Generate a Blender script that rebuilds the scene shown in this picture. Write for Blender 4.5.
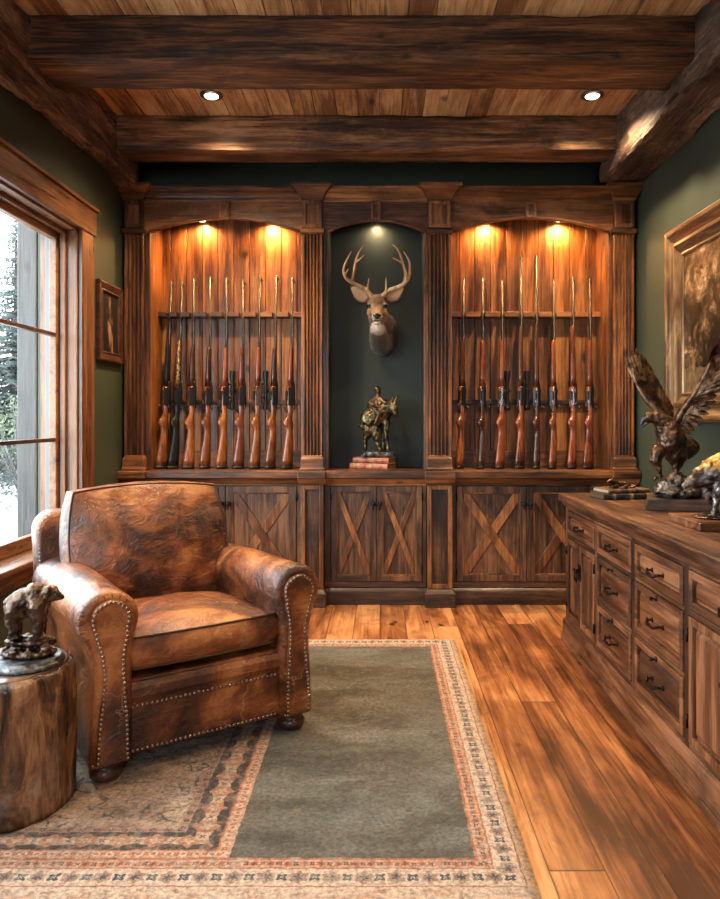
import bpy, math, random
from mathutils import Vector, Matrix, noise, Euler
random.seed(7)
PI = math.pi
S = bpy.context.scene
COL = S.collection
for o in list(bpy.data.objects):
    bpy.data.objects.remove(o)

# ------------------------------------------------------------------ camera
CAMZ, F, CX, CY = 1.206, 720.0, 380.0, 418.0
cd = bpy.data.cameras.new('camera')
cam = bpy.data.objects.new('camera', cd)
COL.objects.link(cam)
cam.location = (0, 0, CAMZ)
cam.rotation_euler = (PI/2, 0, 0)
cd.sensor_fit = 'HORIZONTAL'
cd.sensor_width = 36
cd.lens = 36*F/720
cd.shift_x = (360-CX)/720
cd.shift_y = (CY-449.5)/720
cd.clip_start = 0.05
cd.clip_end = 300
S.camera = cam

# ------------------------------------------------------------------ world, exposure
S.view_settings.view_transform = 'Standard'
S.view_settings.look = 'None'
S.view_settings.gamma = 1
S.view_settings.use_curve_mapping = False
S.view_settings.exposure = 0.42
W = bpy.data.worlds.new('world')
S.world = W
W.use_nodes = True
wn = W.node_tree
wn.nodes.clear()
bg = wn.nodes.new('ShaderNodeBackground')
out = wn.nodes.new('ShaderNodeOutputWorld')
tc = wn.nodes.new('ShaderNodeTexCoord')
sep = wn.nodes.new('ShaderNodeSeparateXYZ')
rp = wn.nodes.new('ShaderNodeValToRGB')
rp.color_ramp.elements[0].position = 0.0
rp.color_ramp.elements[0].color = (0.90, 0.95, 1.0, 1)
rp.color_ramp.elements[1].position = 0.7
rp.color_ramp.elements[1].color = (0.76, 0.88, 1.0, 1)
wn.links.new(tc.outputs['Generated'], sep.inputs[0])
wn.links.new(sep.outputs[2], rp.inputs[0])
wn.links.new(rp.outputs[0], bg.inputs[0])
bg.inputs[1].default_value = 9.5
wn.links.new(bg.outputs[0], out.inputs[0])
S.cycles.max_bounces = 8
S.cycles.diffuse_bounces = 5
S.cycles.sample_clamp_indirect = 6
S.cycles.caustics_reflective = False
S.cycles.caustics_refractive = False

def area_portal(loc, rot, sx, sy):
    l = bpy.data.lights.new('window_portal', 'AREA')
    l.shape = 'RECTANGLE'; l.size = sx; l.size_y = sy
    l.cycles.is_portal = True
    o = bpy.data.objects.new('window_portal', l); COL.objects.link(o)
    o.location = loc; o.rotation_euler = rot
area_portal((-1.86, 2.53, 1.4), (0, -PI/2, 0), 1.75, 2.9)       # left window
area_portal((-0.2, -1.64, 1.6), (PI/2, 0, 0), 1.1, 1.0)        # added rear window, out of view, for fill daylight

SPOT_W, PUCK_W = 170, 44.0
def spot(loc, watts, col, size, blend=0.6, rad=0.04, rot=(0,0,0)):
    l = bpy.data.lights.new('lamp_light', 'SPOT')
    l.energy = watts; l.color = col; l.spot_size = size; l.spot_blend = blend
    l.shadow_soft_size = rad
    o = bpy.data.objects.new('lamp_light', l); COL.objects.link(o)
    o.location = loc; o.rotation_euler = rot
    return o

# ------------------------------------------------------------------ node helpers
class T:
    """small helper round one material's node tree"""
    def __init__(s, name):
        s.m = bpy.data.materials.new(name); s.m.use_nodes = True
        s.t = s.m.node_tree; s.t.nodes.clear()
        s.out = s.t.nodes.new('ShaderNodeOutputMaterial')
        s.tc = s.t.nodes.new('ShaderNodeTexCoord')
        s.obj = s.tc.outputs['Object']
    def put(s, sock, v):
        if isinstance(v, bpy.types.NodeSocket): s.t.links.new(v, sock)
        elif isinstance(v, (tuple, list)) and len(v) == 3 and sock.type == 'RGBA': sock.default_value = (*v, 1)
        else: sock.default_value = v
    def n(s, typ, ins=None, **props):
        x = s.t.nodes.new('ShaderNode'+typ)
        for k, v in props.items(): setattr(x, k, v)
        for k, v in (ins or {}).items(): s.put(x.inputs[k], v)
        return x
    def math(s, op, a, b=0.0, c=0.0):
        x = s.n('Math', {0: a, 1: b, 2: c}, operation=op); return x.outputs[0]
    def vec(s, a, sc=(1,1,1), loc=(0,0,0), rot=(0,0,0)):
        return s.n('Mapping', {'Vector': a, 'Scale': sc, 'Location': loc, 'Rotation': rot}).outputs[0]
    def add(s, a, b): return s.n('VectorMath', {0: a, 1: b}, operation='ADD').outputs[0]
    def noise(s, v, scale, detail=4, rough=.55, dist=0.0, col=False):
        x = s.n('TexNoise', {'Vector': v, 'Scale': scale, 'Detail': detail, 'Roughness': rough, 'Distortion': dist})
        return x.outputs[1 if col else 0]
    def vor(s, v, scale, feature='F1', rnd=1.0, out=0):
        return s.n('TexVoronoi', {'Vector': v, 'Scale': scale, 'Randomness': rnd}, feature=feature).outputs[out]
    def ramp(s, f, stops, interp='LINEAR'):
        x = s.n('ValToRGB', {0: f}); r = x.color_ramp; r.interpolation = interp
        while len(r.elements) < len(stops): r.elements.new(0.5)
        for e, (p, c) in zip(r.elements, stops):
            e.position = p
            e.color = (c, c, c, 1) if isinstance(c, (int, float)) else (*c, 1)
        return x.outputs[0]
    def mix(s, f, a, b, mode='MIX'):
        x = s.n('Mix', {}, data_type='RGBA', blend_type=mode)
        s.put(x.inputs[0], f); s.put(x.inputs[6], a); s.put(x.inputs[7], b)
        return x.outputs[2]
    def sep(s, v): return s.n('SeparateXYZ', {0: v}).outputs
    def comb(s, x=0.0, y=0.0, z=0.0): return s.n('CombineXYZ', {0: x, 1: y, 2: z}).outputs[0]
    def bump(s, h, strength=.3, dist=.01):
        return s.n('Bump', {'Height': h, 'Strength': strength, 'Distance': dist}).outputs[0]
    def bsdf(s, **k):
        b = s.n('BsdfPrincipled')
        for kk, v in k.items(): s.put(b.inputs[kk.replace('_', ' ')], v)
        s.t.links.new(b.outputs[0], s.out.inputs[0])
        return s.m

def simple(name, col, rough=.5, metal=0.0, **k):
    return T(name).bsdf(Base_Color=col, Roughness=rough, Metallic=metal, **k)

def wood(name, dark, mid, light, axis='Z', sc=1.0, rough=.42, plank=None, knots=.8, bump=.35, stain=.55, gloss=.35, rnd=9.0, crack=.55, tv=.17):
    t = T(name)
    r = t.n('ObjectInfo').outputs['Random']
    off = t.math('MULTIPLY', r, rnd)
    base = t.add(t.obj, t.comb(off, t.math('MULTIPLY', off, 1.7), t.math('MULTIPLY', off, 2.3)))
    tone = t.math('MULTIPLY', t.math('SUBTRACT', r, .5), .10)
    if plank:
        pa, pw = plank
        idx = t.math('FLOOR', t.math('DIVIDE', t.sep(t.obj)['XYZ'.index(pa)], pw))
        wnz = t.n('TexWhiteNoise', {'W': idx}, noise_dimensions='1D').outputs[0]
        base = t.add(base, t.comb(t.math('MULTIPLY', wnz, 7.3), t.math('MULTIPLY', wnz, 5.1), t.math('MULTIPLY', wnz, 9.7)))
        tone = t.math('MULTIPLY', t.math('SUBTRACT', wnz, .5), tv)
    a = 'XYZ'.index(axis)
    s1 = [15*sc]*3; s1[a] = 1.6*sc
    s2 = [85*sc]*3; s2[a] = 4.5*sc
    s3 = [4.5*sc]*3; s3[a] = 1.6*sc
    g1 = t.noise(t.vec(base, s1), 1.0, 6, .62, .6)
    g2 = t.noise(t.vec(base, s2), 1.0, 4, .6, .3)
    g3 = t.noise(t.vec(base, s3), 1.0, 4, .62, .4)
    f = t.math('ADD', t.math('MULTIPLY', g1, .42), t.math('MULTIPLY', g2, .30))
    f = t.math('ADD', f, t.math('MULTIPLY', g3, .28))
    f = t.math('ADD', f, tone)
    c = t.ramp(f, [(.40, dark), (.50, mid), (.60, light)])
    if stain:
        st = t.noise(t.vec(base, [(2.6*sc if i != a else 1.3*sc) for i in range(3)]), 1.0, 7, .72, .5)
        st = t.ramp(st, [(.49, 0.0), (.60, 1.0)])
        c = t.mix(t.math('MULTIPLY', st, stain), c, tuple(x*.30 for x in dark))
    s4 = [26*sc]*3; s4[a] = 1.0*sc
    ck = t.ramp(t.noise(t.vec(base, s4), 1.0, 5, .7, .6), [(.60, 0.0), (.66, 1.0)])
    c = t.mix(t.math('MULTIPLY', ck, crack), c, tuple(x*.25 for x in dark))
    if knots:
        kv = [5.0*sc]*3; kv[a] = 2.6*sc
        kd = t.vor(t.vec(t.add(base, t.vec(t.noise(t.vec(base, (9,9,9)), 1.0, 3, col=True), (.07,.07,.07))), kv), 1.0)
        kf = t.ramp(kd, [(.05, 1.0), (.13, 0.0)])
        c = t.mix(t.math('MULTIPLY', kf, knots), c, (.010, .005, .003))
        wk = t.vor(t.vec(base, (38*sc, 38*sc, 38*sc)), 1.0)
        c = t.mix(t.ramp(wk, [(.06, .7), (.10, 0.0)]), c, (.012, .006, .004))
    hgt = t.math('SUBTRACT', t.math('ADD', t.math('MULTIPLY', g2, .5), t.math('MULTIPLY', g1, .5)), t.math('MULTIPLY', ck, .35))
    rr = t.ramp(g1, [(.35, rough-.10), (.65, rough+.14)])
    return t.bsdf(Base_Color=c, Roughness=rr, Normal=t.bump(hgt, bump, .010), Coat_Weight=gloss*.5, Coat_Roughness=.25)

M = {}
CW = ((.028, .010, .0035), (.155, .052, .015), (.37, .145, .044))
for ax in 'XYZ':
    M['cab'+ax] = wood('brown_cabinet_wood_'+ax, *CW, axis=ax)
LW = ((.018, .008, .0045), (.078, .033, .014), (.22, .098, .042))
for ax in 'XYZ':
    M['low'+ax] = wood('dark_rustic_wood_'+ax, *LW, axis=ax, stain=.75)
CR = ((.028, .011, .006), (.130, .046, .018), (.31, .13, .056))
for ax in 'XYZ':
    M['cred'+ax] = wood('reddish_rustic_wood_'+ax, *CR, axis=ax, stain=.6, gloss=.3)
M['niche'] = wood('amber_pine_planks', (.058, .017, .004), (.22, .074, .016), (.43, .17, .042), axis='Z', plank=('X', .108), tv=.08, stain=.45, knots=.95)
M['ceil'] = wood('pine_ceiling_planks', (.22, .09, .032), (.58, .29, .11), (.78, .48, .22), axis='Y', plank=('X', .125), stain=.2, rough=.6)
for ax in 'XYZ':
    M['beam'+ax] = wood('rough_beam_wood_'+ax, (.026, .010, .004), (.21, .084, .029), (.48, .24, .10), axis=ax, rough=.55, bump=1.0, stain=.75, crack=.85, gloss=.15)
M['live'] = wood('weathered_beam_wood', (.022, .013, .009), (.15, .082, .048), (.42, .29, .20), axis='Y', rough=.65, bump=1.0, stain=.7, crack=.95, gloss=0)
for ax in 'XYZ':
    M['win'+ax] = wood('warm_window_wood_'+ax, (.07, .026, .011), (.19, .078, .032), (.31, .145, .065), axis=ax, stain=.25, rough=.36, knots=.6)
M['stock_a'] = wood('orange_walnut', (.07, .016, .004), (.21, .058, .013), (.40, .135, .033), axis='Z', sc=2, knots=0, stain=.5, crack=.3, gloss=1.6, rough=.22)
M['stock_b'] = wood('red_walnut', (.055, .012, .005), (.19, .042, .014), (.34, .09, .03), axis='Z', sc=2, knots=0, stain=.5, crack=.3, gloss=1.6, rough=.22)
M['stock_c'] = wood('dark_walnut', (.02, .008, .005), (.06, .02, .01), (.12, .045, .02), axis='Z', sc=2, knots=0, stain=.3, gloss=1.2, rough=.25)
M['steel'] = simple('blued_gun_steel', (.022, .022, .025), .38, .45)
M['silver'] = simple('polished_gun_steel', (.42, .41, .40), .25, 1.0)
M['rubber'] = simple('black_rubber', (.008, .008, .009), .5)
M['black'] = simple('black_stock', (.012, .011, .012), .3)
M['iron'] = simple('dark_iron_hardware', (.022, .020, .019), .38, .85)

def paint(name, col, var=.25):
    t = T(name)
    n1 = t.noise(t.vec(t.obj, (1, 1, 1)), 1.3, 4)
    n2 = t.noise(t.obj, 160, 2)
    c = t.mix(t.ramp(n1, [(.35, 0.0), (.7, 1.0)]), tuple(x*(1-var) for x in col), tuple(x*(1+var) for x in col))
    return t.bsdf(Base_Color=c, Roughness=.55, Normal=t.bump(n2, .12, .002))
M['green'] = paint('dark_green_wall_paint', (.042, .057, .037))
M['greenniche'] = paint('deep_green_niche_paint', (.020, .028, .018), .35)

def leather():
    t = T('worn_brown_leather')
    a = t.noise(t.obj, 3.6, 5, .56, .7); b = t.noise(t.obj, 17, 5, .62, .6)
    f = t.math('ADD', t.math('MULTIPLY', a, .80), t.math('MULTIPLY', b, .20))
    c = t.ramp(f, [(.38, (.022, .006, .0025)), (.46, (.10, .026, .007)), (.54, (.25, .070, .017)), (.62, (.46, .17, .052))])
    cr = t.vor(t.add(t.vec(t.obj, (1, .6, 1)), t.vec(t.noise(t.obj, 5, 4, .7, col=True), (.22, .22, .22))), 5.5, 'DISTANCE_TO_EDGE')
    crf = t.ramp(cr, [(.0, 1.0), (.016, 0.0)])
    crn = t.ramp(t.noise(t.obj, 3.1, 3), [(.50, 0.0), (.62, .55)])
    c = t.mix(t.math('MULTIPLY', crf, crn), c, (.60, .33, .17))
    grain = t.vor(t.obj, 230)
    wr = t.noise(t.vec(t.obj, (1, 1, 1.6)), 9, 5, .62, 2.2); w2 = t.noise(t.vec(t.obj, (1, 1, 1)), 30, 4, .65, 1.5)
    h = t.math('ADD', t.math('MULTIPLY', grain, .06), t.math('ADD', t.math('MULTIPLY', wr, 1.3), t.math('MULTIPLY', w2, .45)))
    return t.bsdf(Base_Color=c, Roughness=t.ramp(b, [(.35, .30), (.65, .50)]), Normal=t.bump(h, .6, .014), Coat_Weight=.2, Coat_Roughness=.28)
M['leather'] = leather()
M['piping'] = simple('dark_leather_piping', (.06, .02, .009), .4)
M['brass'] = simple('aged_brass_nails', (.34, .25, .18), .28, 1.0)
M['bun'] = wood('dark_turned_wood', (.02, .006, .003), (.07, .02, .008), (.14, .045, .018), axis='X', sc=2, knots=0, gloss=1)

def bronze(name, dark, lightc, rough=.3, sc=14, thr=(.42, .68)):
    t = T(name)
    a = t.noise(t.obj, sc, 5, .6, .5)
    c = t.mix(t.ramp(a, [(thr[0], 0.0), (thr[1], 1.0)]), dark, lightc)
    b = t.noise(t.obj, sc*5, 3)
    return t.bsdf(Base_Color=c, Metallic=.85, Roughness=t.ramp(a, [(.3, rough-.05), (.7, rough+.15)]), Normal=t.bump(b, .5, .004))
M['bronze'] = bronze('dark_bronze', (.035, .022, .016), (.20, .12, .075))
M['bronze_gold'] = bronze('golden_bronze', (.035, .030, .020), (.30, .22, .10), .30, 22)
M['bronze_brown'] = bronze('brown_bronze_feathers', (.05, .028, .016), (.27, .155, .085), .33, 22)
M['silverstone'] = bronze('silvery_bronze_rock', (.04, .036, .036), (.34, .31, .30), .33, 26)
M['granite'] = bronze('grey_metal_base', (.05, .05, .055), (.28, .28, .28), .35, 40)
M['blackwood'] = wood('black_lacquered_wood', (.005, .004, .004), (.013, .009, .007), (.07, .028, .012), axis='X', sc=2, knots=0, stain=.3, gloss=0, rough=.6)

# ------------------------------------------------------------------ mesh helpers
ORIG = {}
def tag(o, label=None, cat=None, group=None, kind=None):
    if label: o['label'] = label
    if cat: o['category'] = cat
    if group: o['group'] = group
    if kind: o['kind'] = kind
    return o
def thing(name, loc, label=None, cat=None, group=None, kind=None, rz=0.0, local=False):
    o = bpy.data.objects.new(name, None); COL.objects.link(o)
    o.empty_display_size = .05
    o.location = loc; o.rotation_euler = (0, 0, rz)
    ORIG[o.name] = Vector((0, 0, 0)) if local else Vector(loc)
    return tag(o, label, cat, group, kind)
def P(px, py, Y):
    return Vector(((px-CX)*Y/F, Y, CAMZ-(py-CY)*Y/F))

class MB:
    def __init__(s, mx=None): s.v = []; s.f = []; s.mx = mx; s.sm = []
    def add(s, vs, fs, smooth=False):
        k = len(s.v)
        if s.mx is not None: vs = [s.mx @ Vector(q) for q in vs]
        s.v += [Vector(q) for q in vs]
        s.f += [tuple(i+k for i in f) for f in fs]; s.sm += [smooth]*len(fs)
        return s
    def box(s, x0, x1, y0, y1, z0, z1):
        return s.add([(x0,y0,z0),(x1,y0,z0),(x1,y1,z0),(x0,y1,z0),(x0,y0,z1),(x1,y0,z1),(x1,y1,z1),(x0,y1,z1)],
                     [(0,3,2,1),(4,5,6,7),(0,1,5,4),(1,2,6,5),(2,3,7,6),(3,0,4,7)])
    def prism(s, poly, axis, a0, a1, smooth=False):
        n = len(poly); vs = []
        for a in (a0, a1):
            for p, q in poly:
                vs.append({'X': (a, p, q), 'Y': (p, a, q), 'Z': (p, q, a)}[axis])
        fs = [tuple(range(n))[::-1], tuple(range(n, 2*n))]
        s.add(vs, fs)
        k = len(s.v)-2*n
        for i in range(n):
            j = (i+1) % n
            s.f.append((k+i, k+j, k+n+j, k+n+i)); s.sm.append(smooth)
        return s
    def loft(s, rings, cap=True, smooth=True, closed=True):
        n = len(rings[0]); vs = [p for r in rings for p in r]; fs = []
        for a in range(len(rings)-1):
            for i in range(n if closed else n-1):
                j = (i+1) % n
                fs.append((a*n+i, a*n+j, (a+1)*n+j, (a+1)*n+i))
        s.add(vs, fs, smooth)
        if cap:
            k = len(s.v)-len(vs)
            s.f += [tuple(k+i for i in range(n))[::-1], tuple(k+len(vs)-n+i for i in range(n))]; s.sm += [False, False]
        return s
    def tube(s, pts, rad, seg=10, cap=True, flat=1.0):
        pts = [Vector(p) for p in pts]; rings = []
        if not isinstance(rad, (list, tuple)): rad = [rad]*len(pts)
        up = None
        for i, p in enumerate(pts):
            d = (pts[min(i+1, len(pts)-1)]-pts[max(i-1, 0)]).normalized()
            if up is None:
                up = Vector((0, 0, 1)) if abs(d.z) < .9 else Vector((0, 1, 0))
            x = d.cross(up).normalized(); y = x.cross(d).normalized(); up = y
            rings.append([p+(x*math.cos(2*PI*k/seg)+y*math.sin(2*PI*k/seg)*flat)*rad[i] for k in range(seg)])
        return s.loft(rings, cap)
    def lathe(s, prof, c=(0,0,0), seg=20, axis='Z'):
        rings = []
        for r, z in prof:
            ring = []
            for k in range(seg):
                a = 2*PI*k/seg; q = (r*math.cos(a), r*math.sin(a), z)
                if axis == 'Y': q = (q[0], -q[2], q[1])
                if axis == 'X': q = (-q[2], q[1], q[0])
                ring.append(Vector(c)+Vector(q))
            rings.append(ring)
        return s.loft(rings)
    def ell(s, c, r, rot=None, seg=16):
        R = Euler(rot).to_matrix() if rot else Matrix.Identity(3)
        c = Vector(c); vs = []; fs = []; m = seg//2
        r = (r, r, r) if isinstance(r, (int, float)) else r
        vs.append(c+R@Vector((0,0,r[2])))
        for i in range(1, m):
            th = PI*i/m
            for k in range(seg):
                a = 2*PI*k/seg
                vs.append(c+R@Vector((r[0]*math.sin(th)*math.cos(a), r[1]*math.sin(th)*math.sin(a), r[2]*math.cos(th))))
        vs.append(c+R@Vector((0,0,-r[2])))
        for k in range(seg): fs.append((0, 1+k, 1+(k+1)%seg))
        for i in range(m-2):
            for k in range(seg):
                a = 1+i*seg+k; b = 1+i*seg+(k+1)%seg
                fs.append((a, a+seg, b+seg, b))
        e = len(vs)-1
        for k in range(seg): fs.append((e, e-seg+(k+1)%seg, e-seg+k))
        return s.add(vs, fs, True)
    def cone(s, a, b, r0, r1, seg=12):
        """round cone: both ends closed by balls"""
        a, b = Vector(a), Vector(b); s.ell(a, r0, seg=seg); s.ell(b, r1, seg=seg)
        return s.tube([a, b], [r0, r1], seg)
    def chain(s, pts, rads, seg=12):
        for i in range(len(pts)-1): s.cone(pts[i], pts[i+1], rads[i], rads[i+1], seg)
        return s
    def stack(s, cx, cy, levels, back=None):
        """rectangular loft: levels = (z, half width x, front y)"""
        rings = []
        for z, hw, fy in levels:
            l_, r_ = max(cx-hw, -1.657), min(cx+hw, 1.657)
            rings.append([(l_, fy, z), (r_, fy, z), (r_, back, z), (l_, back, z)])
        return s.loft(rings, smooth=False)
    def build(s, name, mat, parent=None, bevel=0.0, sub=0, seg=2, shift=None):
        me = bpy.data.meshes.new(name)
        off = Vector((0,0,0))
        if parent is not None:
            q = parent
            while q.parent is not None: q = q.parent
            off = ORIG.get(q.name, off)
        if shift is not None: off = Vector(shift)
        me.from_pydata([tuple(q-off) for q in s.v], [], s.f)
        me.polygons.foreach_set('use_smooth', s.sm)
        me.update(); me.validate()
        import bmesh
        bm = bmesh.new(); bm.from_mesh(me); bmesh.ops.recalc_face_normals(bm, faces=bm.faces); bm.to_mesh(me); bm.free()
        if name == 'ceiling_beam': me.set_sharp_from_angle(angle=math.radians(38))
        o = bpy.data.objects.new(name, me); COL.objects.link(o)
        if mat is not None: me.materials.append(M[mat] if isinstance(mat, str) else mat)
        if parent is not None: o.parent = parent
        elif shift is not None: o.location = shift
        if bevel:
            b = o.modifiers.new('bevel', 'BEVEL'); b.width = bevel; b.segments = seg; b.limit_method = 'ANGLE'; b.angle_limit = math.radians(40)
        if sub:
            b = o.modifiers.new('sub', 'SUBSURF'); b.levels = sub; b.render_levels = sub
        return o
    def organic(s, name, mat, parent, voxel=.006, smooth=3, disp=0.0, dsc=40.0, **k):
        """one continuous skin round all the overlapping shapes"""
        o = s.build(name, mat, parent, **k)
        m = o.modifiers.new('r', 'REMESH'); m.mode = 'VOXEL'; m.voxel_size = voxel; m.use_smooth_shade = True
        if smooth:
            q = o.modifiers.new('s', 'SMOOTH'); q.factor = .5; q.iterations = smooth
        dg = bpy.context.evaluated_depsgraph_get(); dg.update()
        me = bpy.data.meshes.new_from_object(o.evaluated_get(dg))
        o.modifiers.clear(); old = o.data; o.data = me; bpy.data.meshes.remove(old)
        me.name = name
        if disp:
            for v in me.vertices:
                n = noise.fractal(v.co*dsc, 1.0, 2.0, 3)
                v.co += v.normal*n*disp
        me.polygons.foreach_set('use_smooth', [True]*len(me.polygons))
        return o

def rough_box(x0, x1, y0, y1, z0, z1, step=.028, amp=.006, edge=.012, seed=0, sc=5.0):
    """hewn timber: a subdivided box whose faces and arrises wander"""
    m = MB(); idx = {}; dims = (x1-x0, y1-y0, z1-z0)
    n = [max(2, int(round(d/step))) for d in dims]
    for k in range(3):
        if dims[k] < .5: n[k] = 9
    def vid(i, j, k):
        key = (i, j, k)
        if key not in idx:
            p = Vector((x0+dims[0]*i/n[0], y0+dims[1]*j/n[1], z0+dims[2]*k/n[2]))
            q = p*sc+Vector((seed*7.1, seed*3.3, seed))
            L = dims.index(max(dims)); st = Vector(q); st[L] *= .3
            d = noise.noise_vector(st)*amp+noise.noise_vector(q*2.7)*amp*.5
            onb = [(i in (0, n[0])), (j in (0, n[1])), (k in (0, n[2]))]
            tr = [onb[a] for a in range(3) if a != L]
            if all(tr):
                c = Vector(((x0+x1)/2, (y0+y1)/2, (z0+z1)/2))
                inward = (c-p); inward[L] = 0; inward.normalize()
                d += inward*edge*(.15+1.6*max(0, noise.noise(st*2.5)))
            if onb[L]: d[L] = 0
            idx[key] = len(m.v); m.v.append(p+d)
        return idx[key]
    def face(a, b, c, d): m.f.append((a, b, c, d)); m.sm.append(True)
    for j in range(n[1]):
        for k in range(n[2]):
            for i in (0, n[0]): face(vid(i,j,k), vid(i,j+1,k), vid(i,j+1,k+1), vid(i,j,k+1))
    for i in range(n[0]):
        for k in range(n[2]):
            for j in (0, n[1]): face(vid(i,j,k), vid(i+1,j,k), vid(i+1,j,k+1), vid(i,j,k+1))
        for j in range(n[1]):
            for k in (0, n[2]): face(vid(i,j,k), vid(i+1,j,k), vid(i+1,j+1,k), vid(i,j+1,k))
    return m

# ================================================================== ROOM
XL, XR, YB, YF, ZC = -1.66, 1.66, 5.0, -1.5, 2.98
def floor_mat():
    t = T('wide_plank_floor')
    x, y, z = t.sep(t.obj)
    w, L = .150, 3.1
    ix = t.math('FLOOR', t.math('DIVIDE', x, w))
    r1 = t.n('TexWhiteNoise', {'W': ix}, noise_dimensions='1D').outputs[0]
    yy = t.math('ADD', t.math('DIVIDE', y, L), t.math('MULTIPLY', r1, 3.0))
    iy = t.math('FLOOR', yy)
    r2 = t.n('TexWhiteNoise', {'Vector': t.comb(ix, iy, 0.0)}, noise_dimensions='3D').outputs[0]
    base = t.add(t.obj, t.comb(t.math('MULTIPLY', r2, 13.0), t.math('MULTIPLY', r2, 5.0), 0.0))
    g1 = t.noise(t.vec(base, (12, 1.2, 1)), 1.0, 6, .62, .7)
    g2 = t.noise(t.vec(base, (70, 2.5, 1)), 1.0, 4, .6, .3)
    g3 = t.noise(t.vec(base, (3.5, 1.6, 1)), 1.0, 4, .6, .8)
    f = t.math('ADD', t.math('MULTIPLY', g1, .42), t.math('MULTIPLY', g2, .22))
    f = t.math('ADD', f, t.math('MULTIPLY', g3, .36))
    f = t.math('ADD', f, t.math('MULTIPLY', t.math('SUBTRACT', r2, .5), .17))
    c = t.ramp(f, [(.35, (.060, .018, .006)), (.43, (.20, .065, .020)), (.51, (.40, .155, .050)), (.60, (.62, .30, .12))])
    st = t.ramp(t.noise(t.vec(base, (5, 3, 1)), 1.0, 6, .7, 1.0), [(.53, 0.0), (.64, .4)]); c = t.mix(st, c, (.075, .026, .010))
    ck = t.ramp(t.noise(t.vec(base, (30, 1.3, 1)), 1.0, 5, .7, .8), [(.60, 0.0), (.66, .6)]); c = t.mix(ck, c, (.03, .011, .005))
    kd = t.vor(t.vec(t.add(base, t.vec(t.noise(base, 12, 3, col=True), (.06, .06, 0))), (5.5, 3.4, 0)), 1.0)
    c = t.mix(t.ramp(kd, [(.05, .95), (.12, 0.0)]), c, (.02, .009, .005))
    fx = t.math('ABSOLUTE', t.math('SUBTRACT', t.math('FRACT', t.math('DIVIDE', x, w)), .5))
    fy = t.math('ABSOLUTE', t.math('SUBTRACT', t.math('FRACT', yy), .5))
    gap = t.math('MAXIMUM', t.math('GREATER_THAN', fx, .486), t.math('GREATER_THAN', fy, .4988))
    c = t.mix(t.math('MULTIPLY', gap, .75), c, (.012, .006, .003))
    h = t.math('SUBTRACT', t.math('MULTIPLY', t.math('ADD', g1, g2), .4), gap)
    return t.bsdf(Base_Color=c, Roughness=t.ramp(g1, [(.3, .30), (.7, .46)]), Normal=t.bump(h, .35, .006), Coat_Weight=.15, Coat_Roughness=.25)
M['floor'] = floor_mat()
MB().box(XL-.25, XR+.2, YF-.2, YB+.2, -.1, 0).build('floor', 'floor')['kind'] = 'structure'
# ceiling of separate boards
c = MB(); x = XL-.2; w = .125
x = math.floor(x/w)*w
while x < XR+.2:
    c.box(x+.0015, x+w-.0015, YF-.2, YB+.2, ZC, ZC+.03); x += w
c.box(XL-.25, XR+.2, YF-.2, YB+.2, ZC+.03, ZC+.08)
c.build('ceiling', 'ceil', bevel=.002, seg=1)['kind'] = 'structure'
# walls
tag(MB().box(XL-.2, XR+.2, YB, YB+.15, 0, ZC).build('wall_back', 'green'), kind='structure')
tag(MB().box(XR, XR+.15, YF, YB, 0, ZC).build('wall_right', 'green'), kind='structure')
WY0, WY1, WZ0, WZ1 = 1.10, 3.96, .53, 2.25
lw = MB(); T0, T1 = XL-.22, XL
lw.box(T0, T1, WY1, YB, 0, ZC).box(T0, T1, YF, WY0, 0, ZC).box(T0, T1, WY0, WY1, 0, WZ0).box(T0, T1, WY0, WY1, WZ1, ZC)
tag(lw.build('wall_left', 'green'), kind='structure')
rw = MB()
rw.box(XL-.2, -.75, YF-.15, YF, 0, ZC).box(.35, XR+.2, YF-.15, YF, 0, ZC).box(-.75, .35, YF-.15, YF, 0, 1.1).box(-.75, .35, YF-.15, YF, 2.1, ZC)
tag(rw.build('wall_front', 'green'), kind='structure')

# window in the left wall
def window_glass():
    t = T('window_glass')
    fr = t.math('MULTIPLY', t.math('POWER', t.n('LayerWeight', {'Blend': .5}).outputs['Facing'], 4.0), .35)
    a = t.n('BsdfTransparent', {'Color': (.96, .98, .97)}); b = t.n('BsdfGlossy', {'Roughness': .02})
    m = t.n('MixShader', {0: fr, 1: a.outputs[0], 2: b.outputs[0]})
    t.t.links.new(m.outputs[0], t.out.inputs[0]); return t.m
M['glass'] = window_glass()
M['trimwhite'] = simple('pale_window_cladding', (.16, .17, .18), .5)
wr = thing('window_1', (XL, (WY0+WY1)/2, WZ0), kind='structure')
cs = MB()
cs.box(XL, XL+.025, WY1-.002, 4.125, .44, 2.244).box(XL, XL+.025, WY0-.15, WY0, .44, 2.244)
cs.build('window_casing', 'winZ', wr, bevel=.004)
MB().box(XL-.001, XL+.032, WY0-.17, 4.140, 2.245, 2.40).box(XL-.001, XL+.045, WY0-.19, 4.150, 2.385, 2.405).build('head_casing', 'winY', wr, bevel=.004)
MB().box(XL-.16, XL+.06, WY0-.17, 4.155, .520, .548).box(XL, XL+.022, WY0-.15, 4.135, .44, .52).build('window_sill', 'winY', wr, bevel=.005)
rv = MB()   # reveal lining
rv.box(XL-.2, XL+.001, WY1-.018, WY1-.001, WZ0, WZ1).box(XL-.2, XL+.001, WY0, WY0+.018, WZ0, WZ1).box(XL-.2, XL+.001, WY0, WY1, WZ1-.018, WZ1)
rv.box(XL-.085, XL-.055, WY1-.040, WY1-.018, WZ0, WZ1-.018).box(XL-.085, XL-.055, WY0, WY1, WZ1-.040, WZ1-.018)
rv.build('window_jamb', 'winZ', wr, bevel=.003)
midY = (WY0+WY1)/2
sx0, sx1 = XL-.13, XL-.09
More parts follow.
